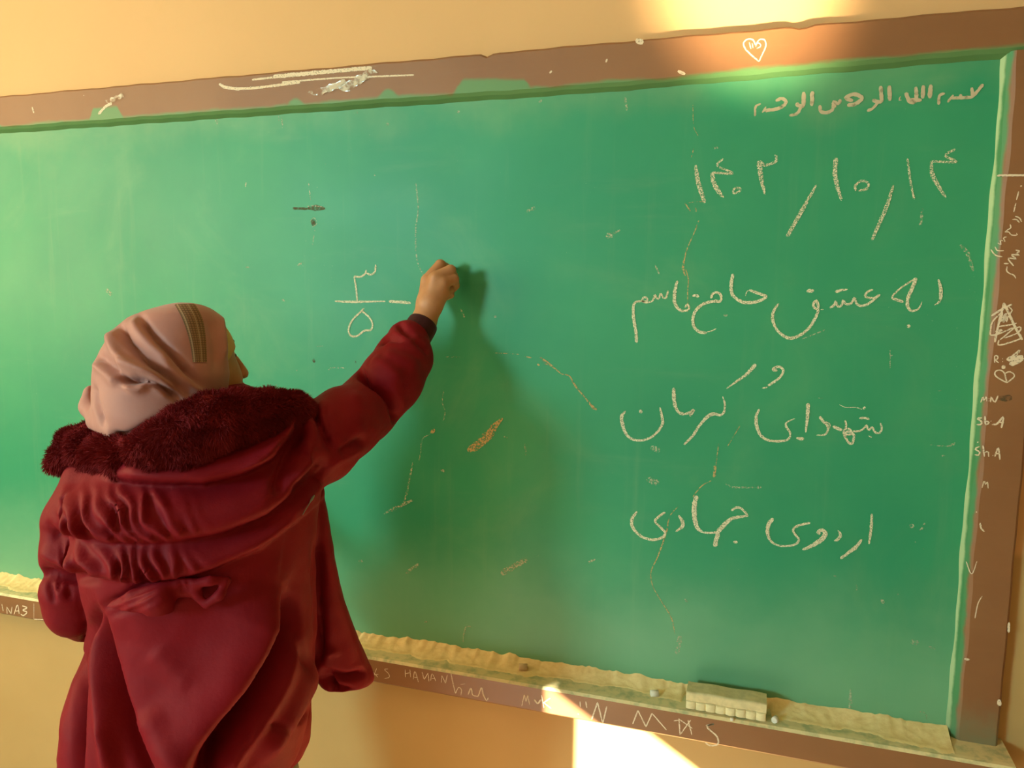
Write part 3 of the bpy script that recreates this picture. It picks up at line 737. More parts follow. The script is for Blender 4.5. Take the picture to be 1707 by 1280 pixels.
def chalk_bit(px, py, y, L, r, ang, label, mm=M_stick):
    c = on_wall([(px, py)], y)[0]
    V, Fc = [], []
    n_ = 9
    ds = [-.5, -.47, .46, .5]
    rs = [.8, 1, 1, .75]
    for d_, q in zip(ds, rs):
        for i in range(n_):
            a = 2 * math.pi * i / n_
            rr = r * q * (1 + 0.12 * math.sin(i * 2.3 + d_ * 5))
            V.append((c[0] + d_ * L * math.cos(ang) - rr * math.cos(a) * math.sin(ang), c[1] + d_ * L * math.sin(ang) + rr * math.cos(a) * math.cos(ang), c[2] + rr * math.sin(a)))
    for k_ in range(3):
        for i in range(n_):
            Fc.append((k_ * n_ + i, k_ * n_ + (i + 1) % n_, (k_ + 1) * n_ + (i + 1) % n_, (k_ + 1) * n_ + i))
    Fc += [tuple(range(n_))[::-1], tuple(3 * n_ + i for i in range(n_))]
    o = mesh('chalk_piece', V, Fc, mm, None, True)
    return tag(o, label, 'chalk', 'pieces of chalk on the ledge')


zc = ET + 0.008
chalk_bit(1091, 1156, -0.040, 0.016, 0.0065, 0.4, 'short white chalk stub left of the eraser')
chalk_bit(1292, 1199, -0.062, 0.010, 0.006, 1.2, 'rounded white chalk stub just right of the eraser')
chalk_bit(1220, 1199, TRAY_Y + 0.002, 0.006, 0.003, 0.2, 'tiny white chalk crumb under the front of the eraser')
chalk_bit(872, 1112, -0.030, 0.018, 0.007, 0.3, 'tan chalk lump in the dust above the letters M and K', mat_plain('tan_chalk', (0.62, 0.45, 0.25), 0.95, 0.1))
# ------------------------------------------------------------------ volume modelling helpers
C0 = np.array([-0.86, -0.50, 0.0])
RV = np.array([0.75, 0.6614, 0.0])
AV = np.array([-0.6614, 0.75, 0.0])
ZV = np.array([0.0, 0.0, 1.0])
BASIS = np.stack([RV, AV, ZV], 0)


def to_local(p):
    return (np.asarray(p) - C0) @ BASIS.T


def to_world(l):
    return np.asarray(l) @ BASIS + C0


def K(px, py, da):
    """photo point measured on the upright plane da metres beyond the person's axis (local coordinates)"""
    r = rays([(px, py)])[0]
    t = (da - np.dot(CAMP - C0, AV)) / np.dot(r, AV)
    return to_local(CAMP + r * t)


def mpp(loc):
    return np.dot(to_world(loc) - CAMP, fwd) / F


def node(px, py, da, rpx):
    c = K(px, py, da)
    return c, rpx * mpp(c)


def nodey(px, py, y, rpx):
    c = to_local(on_wall([(px, py)], y)[0])
    return c, rpx * mpp(c)


class Field:
    def __init__(self, axes):
        self.ax = [np.asarray(a, np.float32) for a in axes]
        self.F = np.full([len(a) for a in axes], 0.3, np.float32)

    def block(self, lo, hi, pad):
        sl = []
        for a, l, h in zip(self.ax, lo, hi):
            i = max(0, np.searchsorted(a, l - pad) - 1)
            j = min(len(a), np.searchsorted(a, h + pad) + 1)
            sl.append(slice(i, j))
        g = [a[s] for a, s in zip(self.ax, sl)]
        return tuple(sl), g[0][:, None, None], g[1][None, :, None], g[2][None, None, :]

    def smin(self, sl, d, k):
        a = self.F[sl]
        if k <= 0:
            self.F[sl] = np.minimum(a, d)
        else:
            h = np.clip(0.5 + 0.5 * (a - d) / k, 0, 1)
            self.F[sl] = a * (1 - h) + d * h - k * h * (1 - h)

    def smax(self, sl, d, k):
        a = self.F[sl]
        h = np.clip(0.5 - 0.5 * (a - d) / k, 0, 1)
        self.F[sl] = a * (1 - h) + d * h + k * h * (1 - h)

    def cone(self, p0, p1, r0, r1, k=0.01):
        p0, p1 = np.asarray(p0), np.asarray(p1)
        rm = max(r0, r1)
        sl, x, y, z = self.block(np.minimum(p0, p1) - rm, np.maximum(p0, p1) + rm, k + 0.03)
        d = p1 - p0
        L = float(np.dot(d, d)) + 1e-12
        t = np.clip(((x - p0[0]) * d[0] + (y - p0[1]) * d[1] + (z - p0[2]) * d[2]) / L, 0, 1)
        q = np.sqrt((x - p0[0] - t * d[0]) ** 2 + (y - p0[1] - t * d[1]) ** 2 + (z - p0[2] - t * d[2]) ** 2)
        self.smin(sl, q - (r0 + (r1 - r0) * t), k)

    def chain(self, nodes, k=0.01):
        for (a, ra), (b, rb) in zip(nodes[:-1], nodes[1:]):
            self.cone(a, b, ra, rb, k)

    def ell(self, c, rad, M=np.eye(3), k=0.01, cut=None, sub=False):
        rm = max(rad)
        sl, x, y, z = self.block(np.asarray(c) - rm, np.asarray(c) + rm, k + 0.03)
        X, Y, Z = x - c[0], y - c[1], z - c[2]
        q = 0
        g = 0
        for i in range(3):
            u = (X * M[i][0] + Y * M[i][1] + Z * M[i][2])
            q = q + (u / rad[i]) ** 2
            g = g + (u / rad[i] ** 2) ** 2
        d = np.sqrt(q) * (np.sqrt(q) - 1) / (np.sqrt(g) + 1e-6)
        if cut is not None:
            for n, o in cut:
                d = np.maximum(d, X * n[0] + Y * n[1] + Z * n[2] - o)
        if sub:
            self.smax(sl, -d, k)
        else:
            self.smin(sl, d, k)

    def loft(self, rows, k=0.01, n=2.0, capk=0.02):
        """rows of (photo row, left, right, depth, half thickness): an elliptical section per row"""
        T = []
        for py, l, r, ac, ha in rows:
            a, b = K(l, py, ac), K(r, py, ac)
            T.append(((a[2] + b[2]) / 2, (a[0] + b[0]) / 2, abs(b[0] - a[0]) / 2, ac, ha))
        T = np.array(sorted(T))
        hr = T[:, 2].max()
        lo = (T[:, 1].min() - hr, (T[:, 3] - T[:, 4]).min(), T[0, 0])
        hi = (T[:, 1].max() + hr, (T[:, 3] + T[:, 4]).max(), T[-1, 0])
        sl, x, y, z = self.block(lo, hi, k + 0.03)
        zz = z[0, 0]
        rc, h1, ac, h2 = (np.interp(zz, T[:, 0], T[:, i])[None, None, :].astype(np.float32) for i in (1, 2, 3, 4))
        q = (np.abs((x - rc) / h1) ** n + np.abs((y - ac) / h2) ** n) ** (1 / n)
        d = (q - 1) * np.minimum(h1, h2)
        cap = np.maximum(T[0, 0] - z, z - T[-1, 0])
        h = np.clip(0.5 - 0.5 * (d - cap) / capk, 0, 1)
        d = d * (1 - h) + cap * h + capk * h * (1 - h)
        self.smin(sl, d.astype(np.float32), k)

    def surface(self):
        Fv = self.F
        ax = self.ax
        n = [s - 1 for s in Fv.shape]
        ins = Fv < 0
        cnt = np.zeros(n, np.int8)
        for i in (0, 1):
            for j in (0, 1):
                for k in (0, 1):
                    cnt += ins[i:i + n[0], j:j + n[1], k:k + n[2]]
        act = (cnt > 0) & (cnt < 8)
        idx = np.full(n, -1, np.int64)
        ijk = np.argwhere(act)
        idx[act] = np.arange(len(ijk))
        acc = np.zeros((len(ijk), 3))
        num = np.zeros(len(ijk))
        for axn in range(3):
            o1, o2 = [q for q in range(3) if q != axn]
            for u in (0, 1):
                for w in (0, 1):
                    off = np.zeros(3, int)
                    off[o1], off[o2] = u, w
                    A = ijk + off
                    B = A.copy()
                    B[:, axn] += 1
                    fa = Fv[A[:, 0], A[:, 1], A[:, 2]]
                    fb = Fv[B[:, 0], B[:, 1], B[:, 2]]
                    c = (fa < 0) != (fb < 0)
                    t = np.where(c, fa / np.where(c, fa - fb, 1), 0)
                    for q in range(3):
                        ca, cb = ax[q][A[:, q]], ax[q][B[:, q]]
                        acc[:, q] += np.where(c, ca + (cb - ca) * t, 0)
                    num += c
        V = acc / np.maximum(num, 1)[:, None]
        quads = []
        for axn in range(3):
            o1, o2 = (axn + 1) % 3, (axn + 2) % 3
            sa = [slice(None)] * 3
            sb = [slice(None)] * 3
            sa[axn] = slice(0, -1)
            sb[axn] = slice(1, None)
            ia, ib = ins[tuple(sa)], ins[tuple(sb)]
            e = np.argwhere(ia != ib)
            e = e[(e[:, o1] > 0) & (e[:, o2] > 0) & (e[:, o1] < n[o1]) & (e[:, o2] < n[o2])]
            fl = ia[e[:, 0], e[:, 1], e[:, 2]]
            c = []
            for u, w in ((0, 0), (-1, 0), (-1, -1), (0, -1)):
                q = e.copy()
                q[:, o1] += u
                q[:, o2] += w
                c.append(idx[q[:, 0], q[:, 1], q[:, 2]])
            Q = np.stack(c, 1)
            Q = np.where(fl[:, None], Q, Q[:, ::-1])
            quads.append(Q)
        return V, np.vstack(quads)


def grid(lo, hi, h, dense=None):
    """axes of a grid; dense = (lo, hi, step) boxes that get finer steps"""
    out = []
    for q in range(3):
        a, x = [lo[q]], lo[q]
        while x < hi[q]:
            s = h
            for dl, dh, ds in (dense or []):
                if dl[q] - 0.01 < x < dh[q] + 0.01:
                    s = min(s, ds)
            x += s
            a.append(x)
        out.append(a)
    return out


def relax(V, Q, it=2, lam=0.5):
    n = len(V)
    E = np.vstack([Q[:, [0, 1]], Q[:, [1, 2]], Q[:, [2, 3]], Q[:, [3, 0]]])
    deg = np.bincount(E.ravel(), minlength=n).astype(float)
    for _ in range(it):
        acc = np.zeros_like(V)
        for q in range(3):
            acc[:, q] = np.bincount(E[:, 0], V[E[:, 1], q], n) + np.bincount(E[:, 1], V[E[:, 0], q], n)
        V = V + lam * (acc / np.maximum(deg, 1)[:, None] - V)
    return V


def normals(V, Q):
    a = V[Q[:, 2]] - V[Q[:, 0]]
    b = V[Q[:, 3]] - V[Q[:, 1]]
    fn_ = np.cross(a, b)
    N = np.zeros_like(V)
    for q in range(3):
        for c in range(4):
            N[:, q] += np.bincount(Q[:, c], fn_[:, q], len(V))
    return N / (np.linalg.norm(N, axis=1)[:, None] + 1e-12)


def seg_dist(p, poly):
    """signed pixel distance (positive to the right of travel) and position 0..1 along a polyline"""
    poly = spline(poly, 5) if len(poly) > 2 else np.asarray(poly, float)
    best = np.full(len(p), 1e9)
    sg = np.zeros(len(p))
    tt = np.zeros(len(p))
    n = len(poly) - 1
    for i in range(n):
        a, b = poly[i], poly[i + 1]
        d = b - a
        t = np.clip(((p - a) @ d) / (d @ d + 1e-9), 0, 1)
        q = p - (a + t[:, None] * d)
        r = np.hypot(q[:, 0], q[:, 1])
        c = d[0] * q[:, 1] - d[1] * q[:, 0]
        m_ = r < best
        best[m_] = r[m_]
        sg[m_] = np.sign(c[m_])
        tt[m_] = (i + t[m_]) / n
    return best * sg, tt


def sculpt(W_, N, folds):
    """raise (+) or sink (-) folds along lines measured on the visible side of a garment"""
    px = project(W_)
    view = CAMP - W_
    view /= np.linalg.norm(view, axis=1)[:, None]
    face = np.clip((np.sum(N * view, 1) + 0.05) * 3, 0, 1)
    h = np.zeros(len(W_))
    for poly, amp, wl, wr in folds:
        pp = np.asarray(poly, float)
        mg = 4 * max(wl, wr)
        sel = (px[:, 0] > pp[:, 0].min() - mg) & (px[:, 0] < pp[:, 0].max() + mg) & (px[:, 1] > pp[:, 1].min() - mg) & (px[:, 1] < pp[:, 1].max() + mg)
        ii = np.nonzero(sel)[0]
        if not len(ii):
            continue
        s, t = seg_dist(px[ii], poly)
        w = np.where(s < 0, wr, wl)
        end = np.clip(np.minimum(t, 1 - t) * 5 + 0.15, 0, 1)
        h[ii] += amp * np.exp(-(s / w) ** 2) * end
    return h * face, px, face


from mathutils import noise as mnoise


def noise_at(P, s, seed=0.0):
    return np.array([mnoise.noise(Vector((p[0] * s + seed, p[1] * s, p[2] * s))) for p in P])


# ------------------------------------------------------------------ the person
person = empty('person', tuple(C0), 'person in dark red fur-hooded coat and pink headscarf writing on the board, back turned', 'person')

# head frame
HC = K(303, 607, 0.03)
FVv = np.array([0.78, 0.626, 0.0])
FVv /= np.linalg.norm(FVv)
SVv = np.array([FVv[1], -FVv[0], 0.0])
HM = np.stack([FVv, SVv, ZV], 0)

SH_R = nodey(512, 735, -0.385, 0)[0]
ELB = nodey(648, 655, -0.21, 0)[0]
WR = nodey(704, 540, -0.098, 0)[0]
SH_L = K(165, 800, 0.05)
ELB_L = K(122, 985, 0.085)
HAND_L = ELB_L + np.array([0.10, 0.17, 0.03])
hd = to_world(WR)
hl, hh = np.minimum(WR, WR) - 0.12, WR + 0.13
b = Field(grid((-0.34, -0.22, 0.0), (0.56, 0.36, 1.62), 0.009,
               [(WR + [-0.06, -0.06, -0.03], WR + [0.09, 0.10, 0.14], 0.0022), (HC + [0.02, -0.06, -0.09], HC + [0.13, 0.12, 0.06], 0.0035)]))
# head and face
b.ell(HC, (0.088, 0.071, 0.096), HM, 0.0)
b.ell(HC + FVv * 0.030 - ZV * 0.045, (0.062, 0.052, 0.070), HM, 0.03)          # jaw


def fz(px, py, f):
    """a point on the middle plane of the face"""
    return K(px, py, HC[1] + FVv[1] * f)


NB, NTIP, LIP, CHIN, BROW = fz(391, 598, 0.088), fz(405, 622, 0.110), fz(397, 640, 0.095), fz(395, 668, 0.088), fz(388, 588, 0.085)
b.cone(NB, NTIP, 0.007, 0.0098, 0.012)
b.ell(NTIP - FVv * 0.008 - ZV * 0.002 + SVv * 0.007, (0.009, 0.006, 0.006), HM, 0.006)
b.ell(NTIP - FVv * 0.008 - ZV * 0.002 - SVv * 0.007, (0.009, 0.006, 0.006), HM, 0.006)
b.ell(LIP, (0.007, 0.017, 0.005), HM, 0.006)
b.ell(LIP - ZV * 0.010 - FVv * 0.002, (0.007, 0.015, 0.005), HM, 0.006)
b.ell(CHIN, (0.016, 0.020, 0.014), HM, 0.02)
for s in (-1, 1):
    b.ell(HC + FVv * 0.060 + SVv * s * 0.032 - ZV * 0.030, (0.022, 0.022, 0.024), HM, 0.02)       # cheeks
    b.ell(HC + FVv * 0.082 + SVv * s * 0.030 + ZV * 0.012, (0.012, 0.015, 0.010), HM, 0.008, sub=True)   # eye sockets
    b.ell(HC + FVv * 0.004 + SVv * s * 0.072 - ZV * 0.015, (0.016, 0.007, 0.028), HM, 0.006)      # ears
# neck, trunk, legs
NK = K(322, 715, 0.01)
b.cone(HC - ZV * 0.06 - FVv * 0.02, NK, 0.048, 0.050, 0.02)
PELV = np.array([-0.01, 0.02, 0.72])
b.chain([(NK, 0.055), (np.array([-0.005, 0.02, 1.03]), 0.10), (np.array([-0.01, 0.02, 0.86]), 0.095), (PELV, 0.105)], 0.03)
for a in (SH_R, SH_L):
    b.cone(NK - ZV * 0.05, a, 0.05, 0.042, 0.02)
hipd = (SVv * 0.068)
for s in (-1, 1):
    hp = PELV + hipd * s - ZV * 0.03
    kn = np.array([hp[0], hp[1], 0.40]) + SVv * s * 0.005
    an = np.array([hp[0], hp[1], 0.085]) - FVv * 0.01
    b.chain([(hp, 0.075), (kn, 0.048), ((kn + an) / 2 + ZV * 0.06 - FVv * 0.01, 0.044), (an, 0.030)], 0.015)
    b.chain([(an - ZV * 0.035, 0.030), (an - ZV * 0.05 + FVv * 0.10, 0.026)], 0.015)
# arms
b.chain([(SH_R, 0.040), (ELB - ZV * 0.01, 0.020), (WR, 0.024)], 0.012)
b.chain([(SH_L, 0.030), (ELB_L, 0.018), (HAND_L, 0.020)], 0.012)
# right hand: palm, four bent fingers and the thumb, closed on a stick of chalk
wr = nodey(705, 540, -0.098, 20)
MC = {'i': nodey(713, 468, -0.078, 11.5), 'm': nodey(727, 463, -0.086, 11.5), 'r': nodey(739, 471, -0.084, 11), 'p': nodey(741, 488, -0.078, 9.5)}
for q in 'imrp':
    b.chain([(wr[0], wr[1] * 0.88), ((wr[0] + MC[q][0]) / 2, MC[q][1] * 1.18), MC[q]], 0.010)
b.chain([MC['i'], nodey(734, 441, -0.056, 8.6), nodey(744, 446, -0.034, 7.2), nodey(746, 456, -0.020, 6.2)], 0.0025)
b.chain([MC['m'], nodey(751, 450, -0.068, 8.8), nodey(756, 460, -0.044, 7.4), nodey(750, 470, -0.026, 6.4)], 0.0025)
b.chain([MC['r'], nodey(757, 465, -0.066, 8.2), nodey(759, 476, -0.044, 7.0), nodey(752, 485, -0.032, 6.2)], 0.0025)
b.chain([MC['p'], nodey(750, 483, -0.062, 7.4), nodey(751, 491, -0.046, 6.4), nodey(745, 495, -0.036, 5.6)], 0.0025)
b.chain([nodey(705, 515, -0.080, 12), nodey(712, 487, -0.052, 10.5), nodey(726, 466, -0.034, 8.6), nodey(740, 456, -0.022, 7.0)], 0.004)
# left hand, held in front of the body
dl = (HAND_L - ELB_L) / np.linalg.norm(HAND_L - ELB_L)
pl_ = HAND_L + dl * 0.05
b.cone(HAND_L, pl_, 0.024, 0.028, 0.01)
for i, (o, L) in enumerate(((-0.022, 0.045), (-0.008, 0.055), (0.007, 0.052), (0.021, 0.042))):
    u = pl_ + ZV * o
    b.chain([(u, 0.009), (u + dl * L * 0.55 + np.array([0.004, 0, 0]), 0.008), (u + dl * L * 0.85 + np.array([0.022, 0, 0]), 0.007)], 0.003)
b.chain([(HAND_L + ZV * 0.015, 0.010), (HAND_L + dl * 0.03 + ZV * 0.04, 0.009), (HAND_L + dl * 0.06 + ZV * 0.045 + np.array([0.01, 0, 0]), 0.0075)], 0.004)
V, Q = b.surface()
V = relax(V, Q, 1, 0.4)
mesh('body', to_world(V), Q, M_skin, person, True)


def tube_mesh(name, pts, radii, mm, parent, seg=10):
    p = np.asarray(pts, float)
    T = np.gradient(p, axis=0)
    T /= np.linalg.norm(T, axis=1)[:, None]
    V, Fc = [], []
    for i in range(len(p)):
        u = np.cross(T[i], [0.3, 0.2, 0.93])
        u /= np.linalg.norm(u)
        w = np.cross(T[i], u)
        for j in range(seg):
            a = 2 * math.pi * j / seg
            V.append(p[i] + radii[i] * (u * math.cos(a) + w * math.sin(a)))
    for i in range(len(p) - 1):
        for j in range(seg):
            Fc.append((i * seg + j, i * seg + (j + 1) % seg, (i + 1) * seg + (j + 1) % seg, (i + 1) * seg + j))
    Fc += [tuple(range(seg))[::-1], tuple((len(p) - 1) * seg + j for j in range(seg))]
    return mesh(name, V, Fc, mm, parent, True)


# eyes and brows
for s in (-1, 1):
    V, Fc = [], []
    ec = HC + FVv * 0.066 + SVv * s * 0.030 + ZV * 0.008
    for i in range(9):
        for j in range(14):
            th, ph = math.pi * i / 8, 2 * math.pi * j / 14
            V.append(to_world(ec + 0.0115 * (FVv * math.cos(th) + (SVv * math.cos(ph) + ZV * math.sin(ph)) * math.sin(th))))
    for i in range(8):
        for j in range(14):
            Fc.append((i * 14 + j, i * 14 + (j + 1) % 14, (i + 1) * 14 + (j + 1) % 14, (i + 1) * 14 + j))
    eye = mesh('eye', V, Fc, [mat_plain('eye_white', (0.7, 0.66, 0.6), 0.3), mat_plain('dark_iris', (0.03, 0.015, 0.01), 0.2)], person, True)
    for pi_, po in enumerate(eye.data.polygons):
        if pi_ < 28:
            po.material_index = 1
    pts = [to_world(HC + FVv * (0.0915 - 0.018 * ((t - 0.2) ** 2)) + SVv * s * (0.010 + 0.038 * t) + ZV * (0.026 + 0.008 * math.sin(t * 2.6)) - FVv * (0.006 + 0.026 * t * t)) for t in np.linspace(0, 1, 8)]
    tube_mesh('eyebrow', pts, [0.002, 0.0035, 0.004, 0.004, 0.0035, 0.003, 0.002, 0.001], M_hair, person)
    pts = [to_world(ec + FVv * (0.013 - 0.01 * t * t) + SVv * s * 0.013 * t + ZV * (0.004 - 0.004 * t * t)) for t in np.linspace(-1, 1, 8)]
    tube_mesh('eyelashes', pts, [0.001, 0.0016, 0.002, 0.002, 0.002, 0.002, 0.0016, 0.001], M_hair, person)

# trousers and shoes
t = Field(grid((-0.25, -0.2, 0.05), (0.25, 0.26, 0.84), 0.008))
for s in (-1, 1):
    hp = PELV + hipd * s - ZV * 0.03
    kn = np.array([hp[0], hp[1], 0.40]) + SVv * s * 0.005
    an = np.array([hp[0], hp[1], 0.085]) - FVv * 0.01
    t.chain([(hp + ZV * 0.04, 0.098), (kn, 0.072), (an + ZV * 0.05, 0.062)], 0.015)
t.loft([(1262, 430, 496, 0.05, 0.05), (1320, 425, 500, 0.05, 0.06)], 0.02)
V, Q = t.surface()
V = relax(V, Q, 2)
W_ = to_world(V)
W_ = W_ + normals(W_, Q) * (0.004 * noise_at(W_ * [1, 1, 2.2], 14))[:, None]
mesh('trousers', W_, Q, M_trouser, person, True)
for s in (-1, 1):
    hp = PELV + hipd * s
    an = np.array([hp[0], hp[1], 0.085]) - FVv * 0.01
    t = Field(grid(an + [-0.2, -0.2, -0.12], an + [0.22, 0.2, 0.12], 0.006))
    t.chain([(an - ZV * 0.035 - FVv * 0.01, 0.040), (an - ZV * 0.045 + FVv * 0.10, 0.036)], 0.02)
    t.cone(an - ZV * 0.03, an + ZV * 0.03, 0.040, 0.042, 0.015)
    sl, x, y, z = t.block((-9, -9, -9), (9, 9, 9), 0)
    t.smax(sl, (0.002 - z) + 0 * x + 0 * y, 0.004)
    V, Q = t.surface()
    mesh('shoe', to_world(relax(V, Q, 2)), Q, M_shoe, person, True)

# ---- headscarf
s_ = Field(grid(K(120, 760, 0) + [-0.02, -0.17, -0.03], K(420, 500, 0) + [0.02, 0.17, 0.03], 0.0034))
s_.loft([(505, 280, 330, .03, .03), (510, 262, 346, .03, .052), (518, 236, 360, .03, .072), (530, 212, 372, .03, .084), (545, 193, 380, .028, .092), (560, 180, 386, .024, .098),
         (580, 166, 390, .02, .103), (600, 156, 392, .012, .106), (620, 152, 392, .006, .107), (650, 151, 384, .0, .104), (680, 153, 396, -.01, .10), (702, 158, 400, -.015, .092), (722, 176, 396, -.02, .08), (740, 194, 380, -.045, .06)], 0.0, capk=0.012)
s_.chain([node(153, 655, .055, 14), node(151, 678, .045, 16), node(166, 702, .0, 18), node(190, 722, -.065, 13)], 0.010)
fo = float(np.dot(K(372, 575, 0.03 + 0.0) - HC, FVv))
# open the front of the scarf around the face
sl, x, y, z = s_.block((-9, -9, -9), (9, 9, 9), 0)
e = np.sqrt(((((x - HC[0]) * SVv[0] + (y - HC[1]) * SVv[1]) / 0.082) ** 2) + (((z - HC[2] + 0.01) / 0.135) ** 2))
dcut = (x - HC[0]) * FVv[0] + (y - HC[1]) * FVv[1] - (0.012 + 0.55 * np.maximum(0, z - HC[2] - 0.02))
s_.smax(sl, np.maximum(dcut, -9.0).astype(np.float32) + 0 * z, 0.004)
V, Q = s_.surface()
V = relax(V, Q, 3)
W_ = to_world(V)
N = normals(W_, Q)
folds = [([(232, 522), (240, 540), (258, 562), (280, 585), (306, 611), (338, 645)], -0.0085, 4.5, 6),
         ([(222, 530), (230, 552), (255, 580), (290, 610)], 0.004, 9, 9),
         ([(197, 530), (203, 556), (222, 580), (258, 612), (312, 655)], -0.010, 5, 7),
         ([(188, 545), (190, 575), (205, 600), (235, 618), (270, 640)], 0.006, 10, 9),
         ([(201, 624), (216, 635), (238, 633), (268, 644), (298, 664)], -0.012, 5, 4),
         ([(196, 606), (225, 616), (262, 628), (295, 648)], 0.007, 8, 8),
         ([(205, 640), (228, 650), (252, 642), (285, 660)], 0.006, 6, 7),
         ([(160, 590), (178, 606), (205, 620)], -0.005, 7, 9), ([(157, 602), (178, 622), (200, 640)], 0.004, 9, 9),
         ([(153, 640), (157, 670), (172, 712)], -0.004, 3, 6),
         ([(190, 724), (212, 728), (245, 712), (280, 692)], -0.007, 5, 6),
         ([(365, 520), (371, 560), (374, 600)], 0.003, 5, 5), ([(345, 530), (358, 570), (360, 620)], -0.002, 8, 8),
         ([(262, 600), (300, 630), (345, 660)], 0.003, 7, 7)]
h, px, face = sculpt(W_, N, folds)
W_ = W_ + N * (2.1 * h + 0.0018 * noise_at(W_, 18))[:, None]
W_ = to_world(relax(to_local(W_), Q, 1, 0.4))
scarf = mesh('headscarf', W_, Q, M_scarf, person, True)
scarf['label'] = 'dusty pink headscarf draped in folds over the head and nape'
bvh = BVHTree.FromPolygons([Vector(p) for p in W_], Q.tolist())
# plaid trim sewn across the crown
L_ = spline([(291, 508), (303, 530), (312, 555), (318, 580), (321, 604)], 10)
R_ = spline([(326, 508), (337, 530), (342, 555), (344, 580), (345, 604)], 10)
V, Fc, UV = [], [], []
nu = 9
cols = len(L_)
for i in range(cols):
    for j in range(nu):
        u = j / (nu - 1)
        p = L_[i] * (1 - u) + R_[i] * u
        d_ = rays([p])[0]
        hit = bvh.ray_cast(Vector(CAMP), Vector(d_).normalized())
        if hit[0] is None:
            p = p + [0, 4]
            hit = bvh.ray_cast(Vector(CAMP), Vector(rays([p])[0]).normalized())
        V.append(tuple(hit[0] + hit[1] * (0.0014 if 0 < j < nu - 1 else 0.0003)))
        UV.append((u, i / (cols - 1)))
for i in range(cols - 1):
    for j in range(nu - 1):
        Fc.append((i * nu + j, (i + 1) * nu + j, (i + 1) * nu + j + 1, i * nu + j + 1))
band = mesh('plaid_trim', V, Fc, M_plaid, scarf, True)
band['label'] = 'brown plaid strip across the crown of the scarf'
ul = band.data.uv_layers.new(name='UVMap')
for lp in band.data.loops:
    ul.data[lp.index].uv = UV[lp.vertex_index]
# underscarf over the forehead
u_ = Field(grid(HC + [-0.14, -0.14, -0.05], HC + [0.16, 0.16, 0.14], 0.0035))
p0, p1 = K(392, 583, HC[1]), K(365, 613, HC[1])
nn = np.array([-(p1 - p0)[2], 0, (p1 - p0)[0]])
nn /= np.linalg.norm(nn)
if nn[2] > 0:
    nn = -nn
u_.ell(HC, (0.0925, 0.0755, 0.0965), HM, 0.0, cut=[(nn, float(np.dot(p0 - HC, nn))), (-FVv, 0.0)])
V, Q = u_.surface()
us = mesh('underscarf', to_world(relax(V, Q, 2)), Q, M_under, person, True)
us['label'] = 'cream underscarf showing at the forehead'

# ---- coat
c = Field(grid((-0.42, -0.30, 0.42), (0.50, 0.30, 1.48), 0.0044))
c.loft([(640, 260, 400, .03, .05), (670, 230, 470, .02, .08), (700, 205, 505, .01, .105), (740, 172, 524, .0, .125), (775, 138, 530, .0, .14), (800, 118, 532, .0, .148), (860, 116, 528, .0, .15), (930, 128, 526, .0, .152),
        (1000, 146, 526, .0, .155), (1060, 138, 527, .0, .165), (1100, 121, 524, .0, .17), (1150, 104, 518, .0, .178), (1200, 97, 514, .0, .184), (1250, 93, 500, .0, .19), (1285, 92, 470, .0, .19), (1345, 90, 452, .0, .19)], 0.0, n=2.2, capk=0.012)
# right front panel flaring out past the back
c.loft([(800, 500, 532, .05, .05), (850, 500, 543, .05, .055), (900, 500, 551, .05, .06), (950, 500, 560, .055, .062), (1000, 500, 573, .06, .065), (1050, 505, 590, .065, .06), (1085, 514, 604, .07, .06), (1112, 526, 617, .07, .06), (1124, 528, 620, .07, .06), (1130, 531, 620, .07, .058)], 0.003, n=3.0, capk=0.002)
c.loft([(1160, 430, 517, .03, .07), (1200, 430, 519, .03, .07), (1230, 430, 516, .03, .065), (1252, 430, 505, .03, .06), (1278, 420, 470, .02, .05)], 0.004, capk=0.01)
# sleeves
c.chain([nodey(500, 742, -0.395, 66), nodey(530, 738, -0.375, 68), nodey(575, 704, -0.32, 60), nodey(606, 685, -0.27, 55)], 0.012)
c.chain([nodey(618, 672, -0.25, 55), nodey(652, 634, -0.20, 53), nodey(674, 596, -0.16, 47), nodey(681, 569, -0.133, 37)], 0.008)
c.chain([node(165, 815, .03, 62), node(125, 868, .04, 48), node(112, 925, .05, 44)], 0.012)
c.chain([node(116, 985, .045, 47), node(122, 1015, .05, 44)], 0.004)
c.cone(*[q for n_ in (node(134, 925, .065, 36), node(140, 1000, .065, 38)) for q in (n_[0],)], node(134, 925, .065, 36)[1], node(140, 1000, .065, 38)[1], 0.003)
c.chain([node(122, 1015, .05, 42), node(145, 1030, .14, 40)], 0.01)
V, Q = c.surface()
V = relax(V, Q, 2)
W_ = to_world(V)
N = normals(W_, Q)
print('coat verts', len(W_))
T0 = [(60, 800), (120, 802), (190, 800), (270, 806), (340, 806), (400, 792), (450, 765), (490, 718), (520, 675)]
T1 = [(60, 880), (110, 888), (180, 903), (260, 903), (330, 894), (372, 885), (440, 857), (490, 815), (535, 778), (560, 760)]
T2 = [(60, 930), (110, 945), (170, 962), (230, 970), (290, 964), (350, 948), (430, 911), (490, 868), (538, 831), (560, 812)]
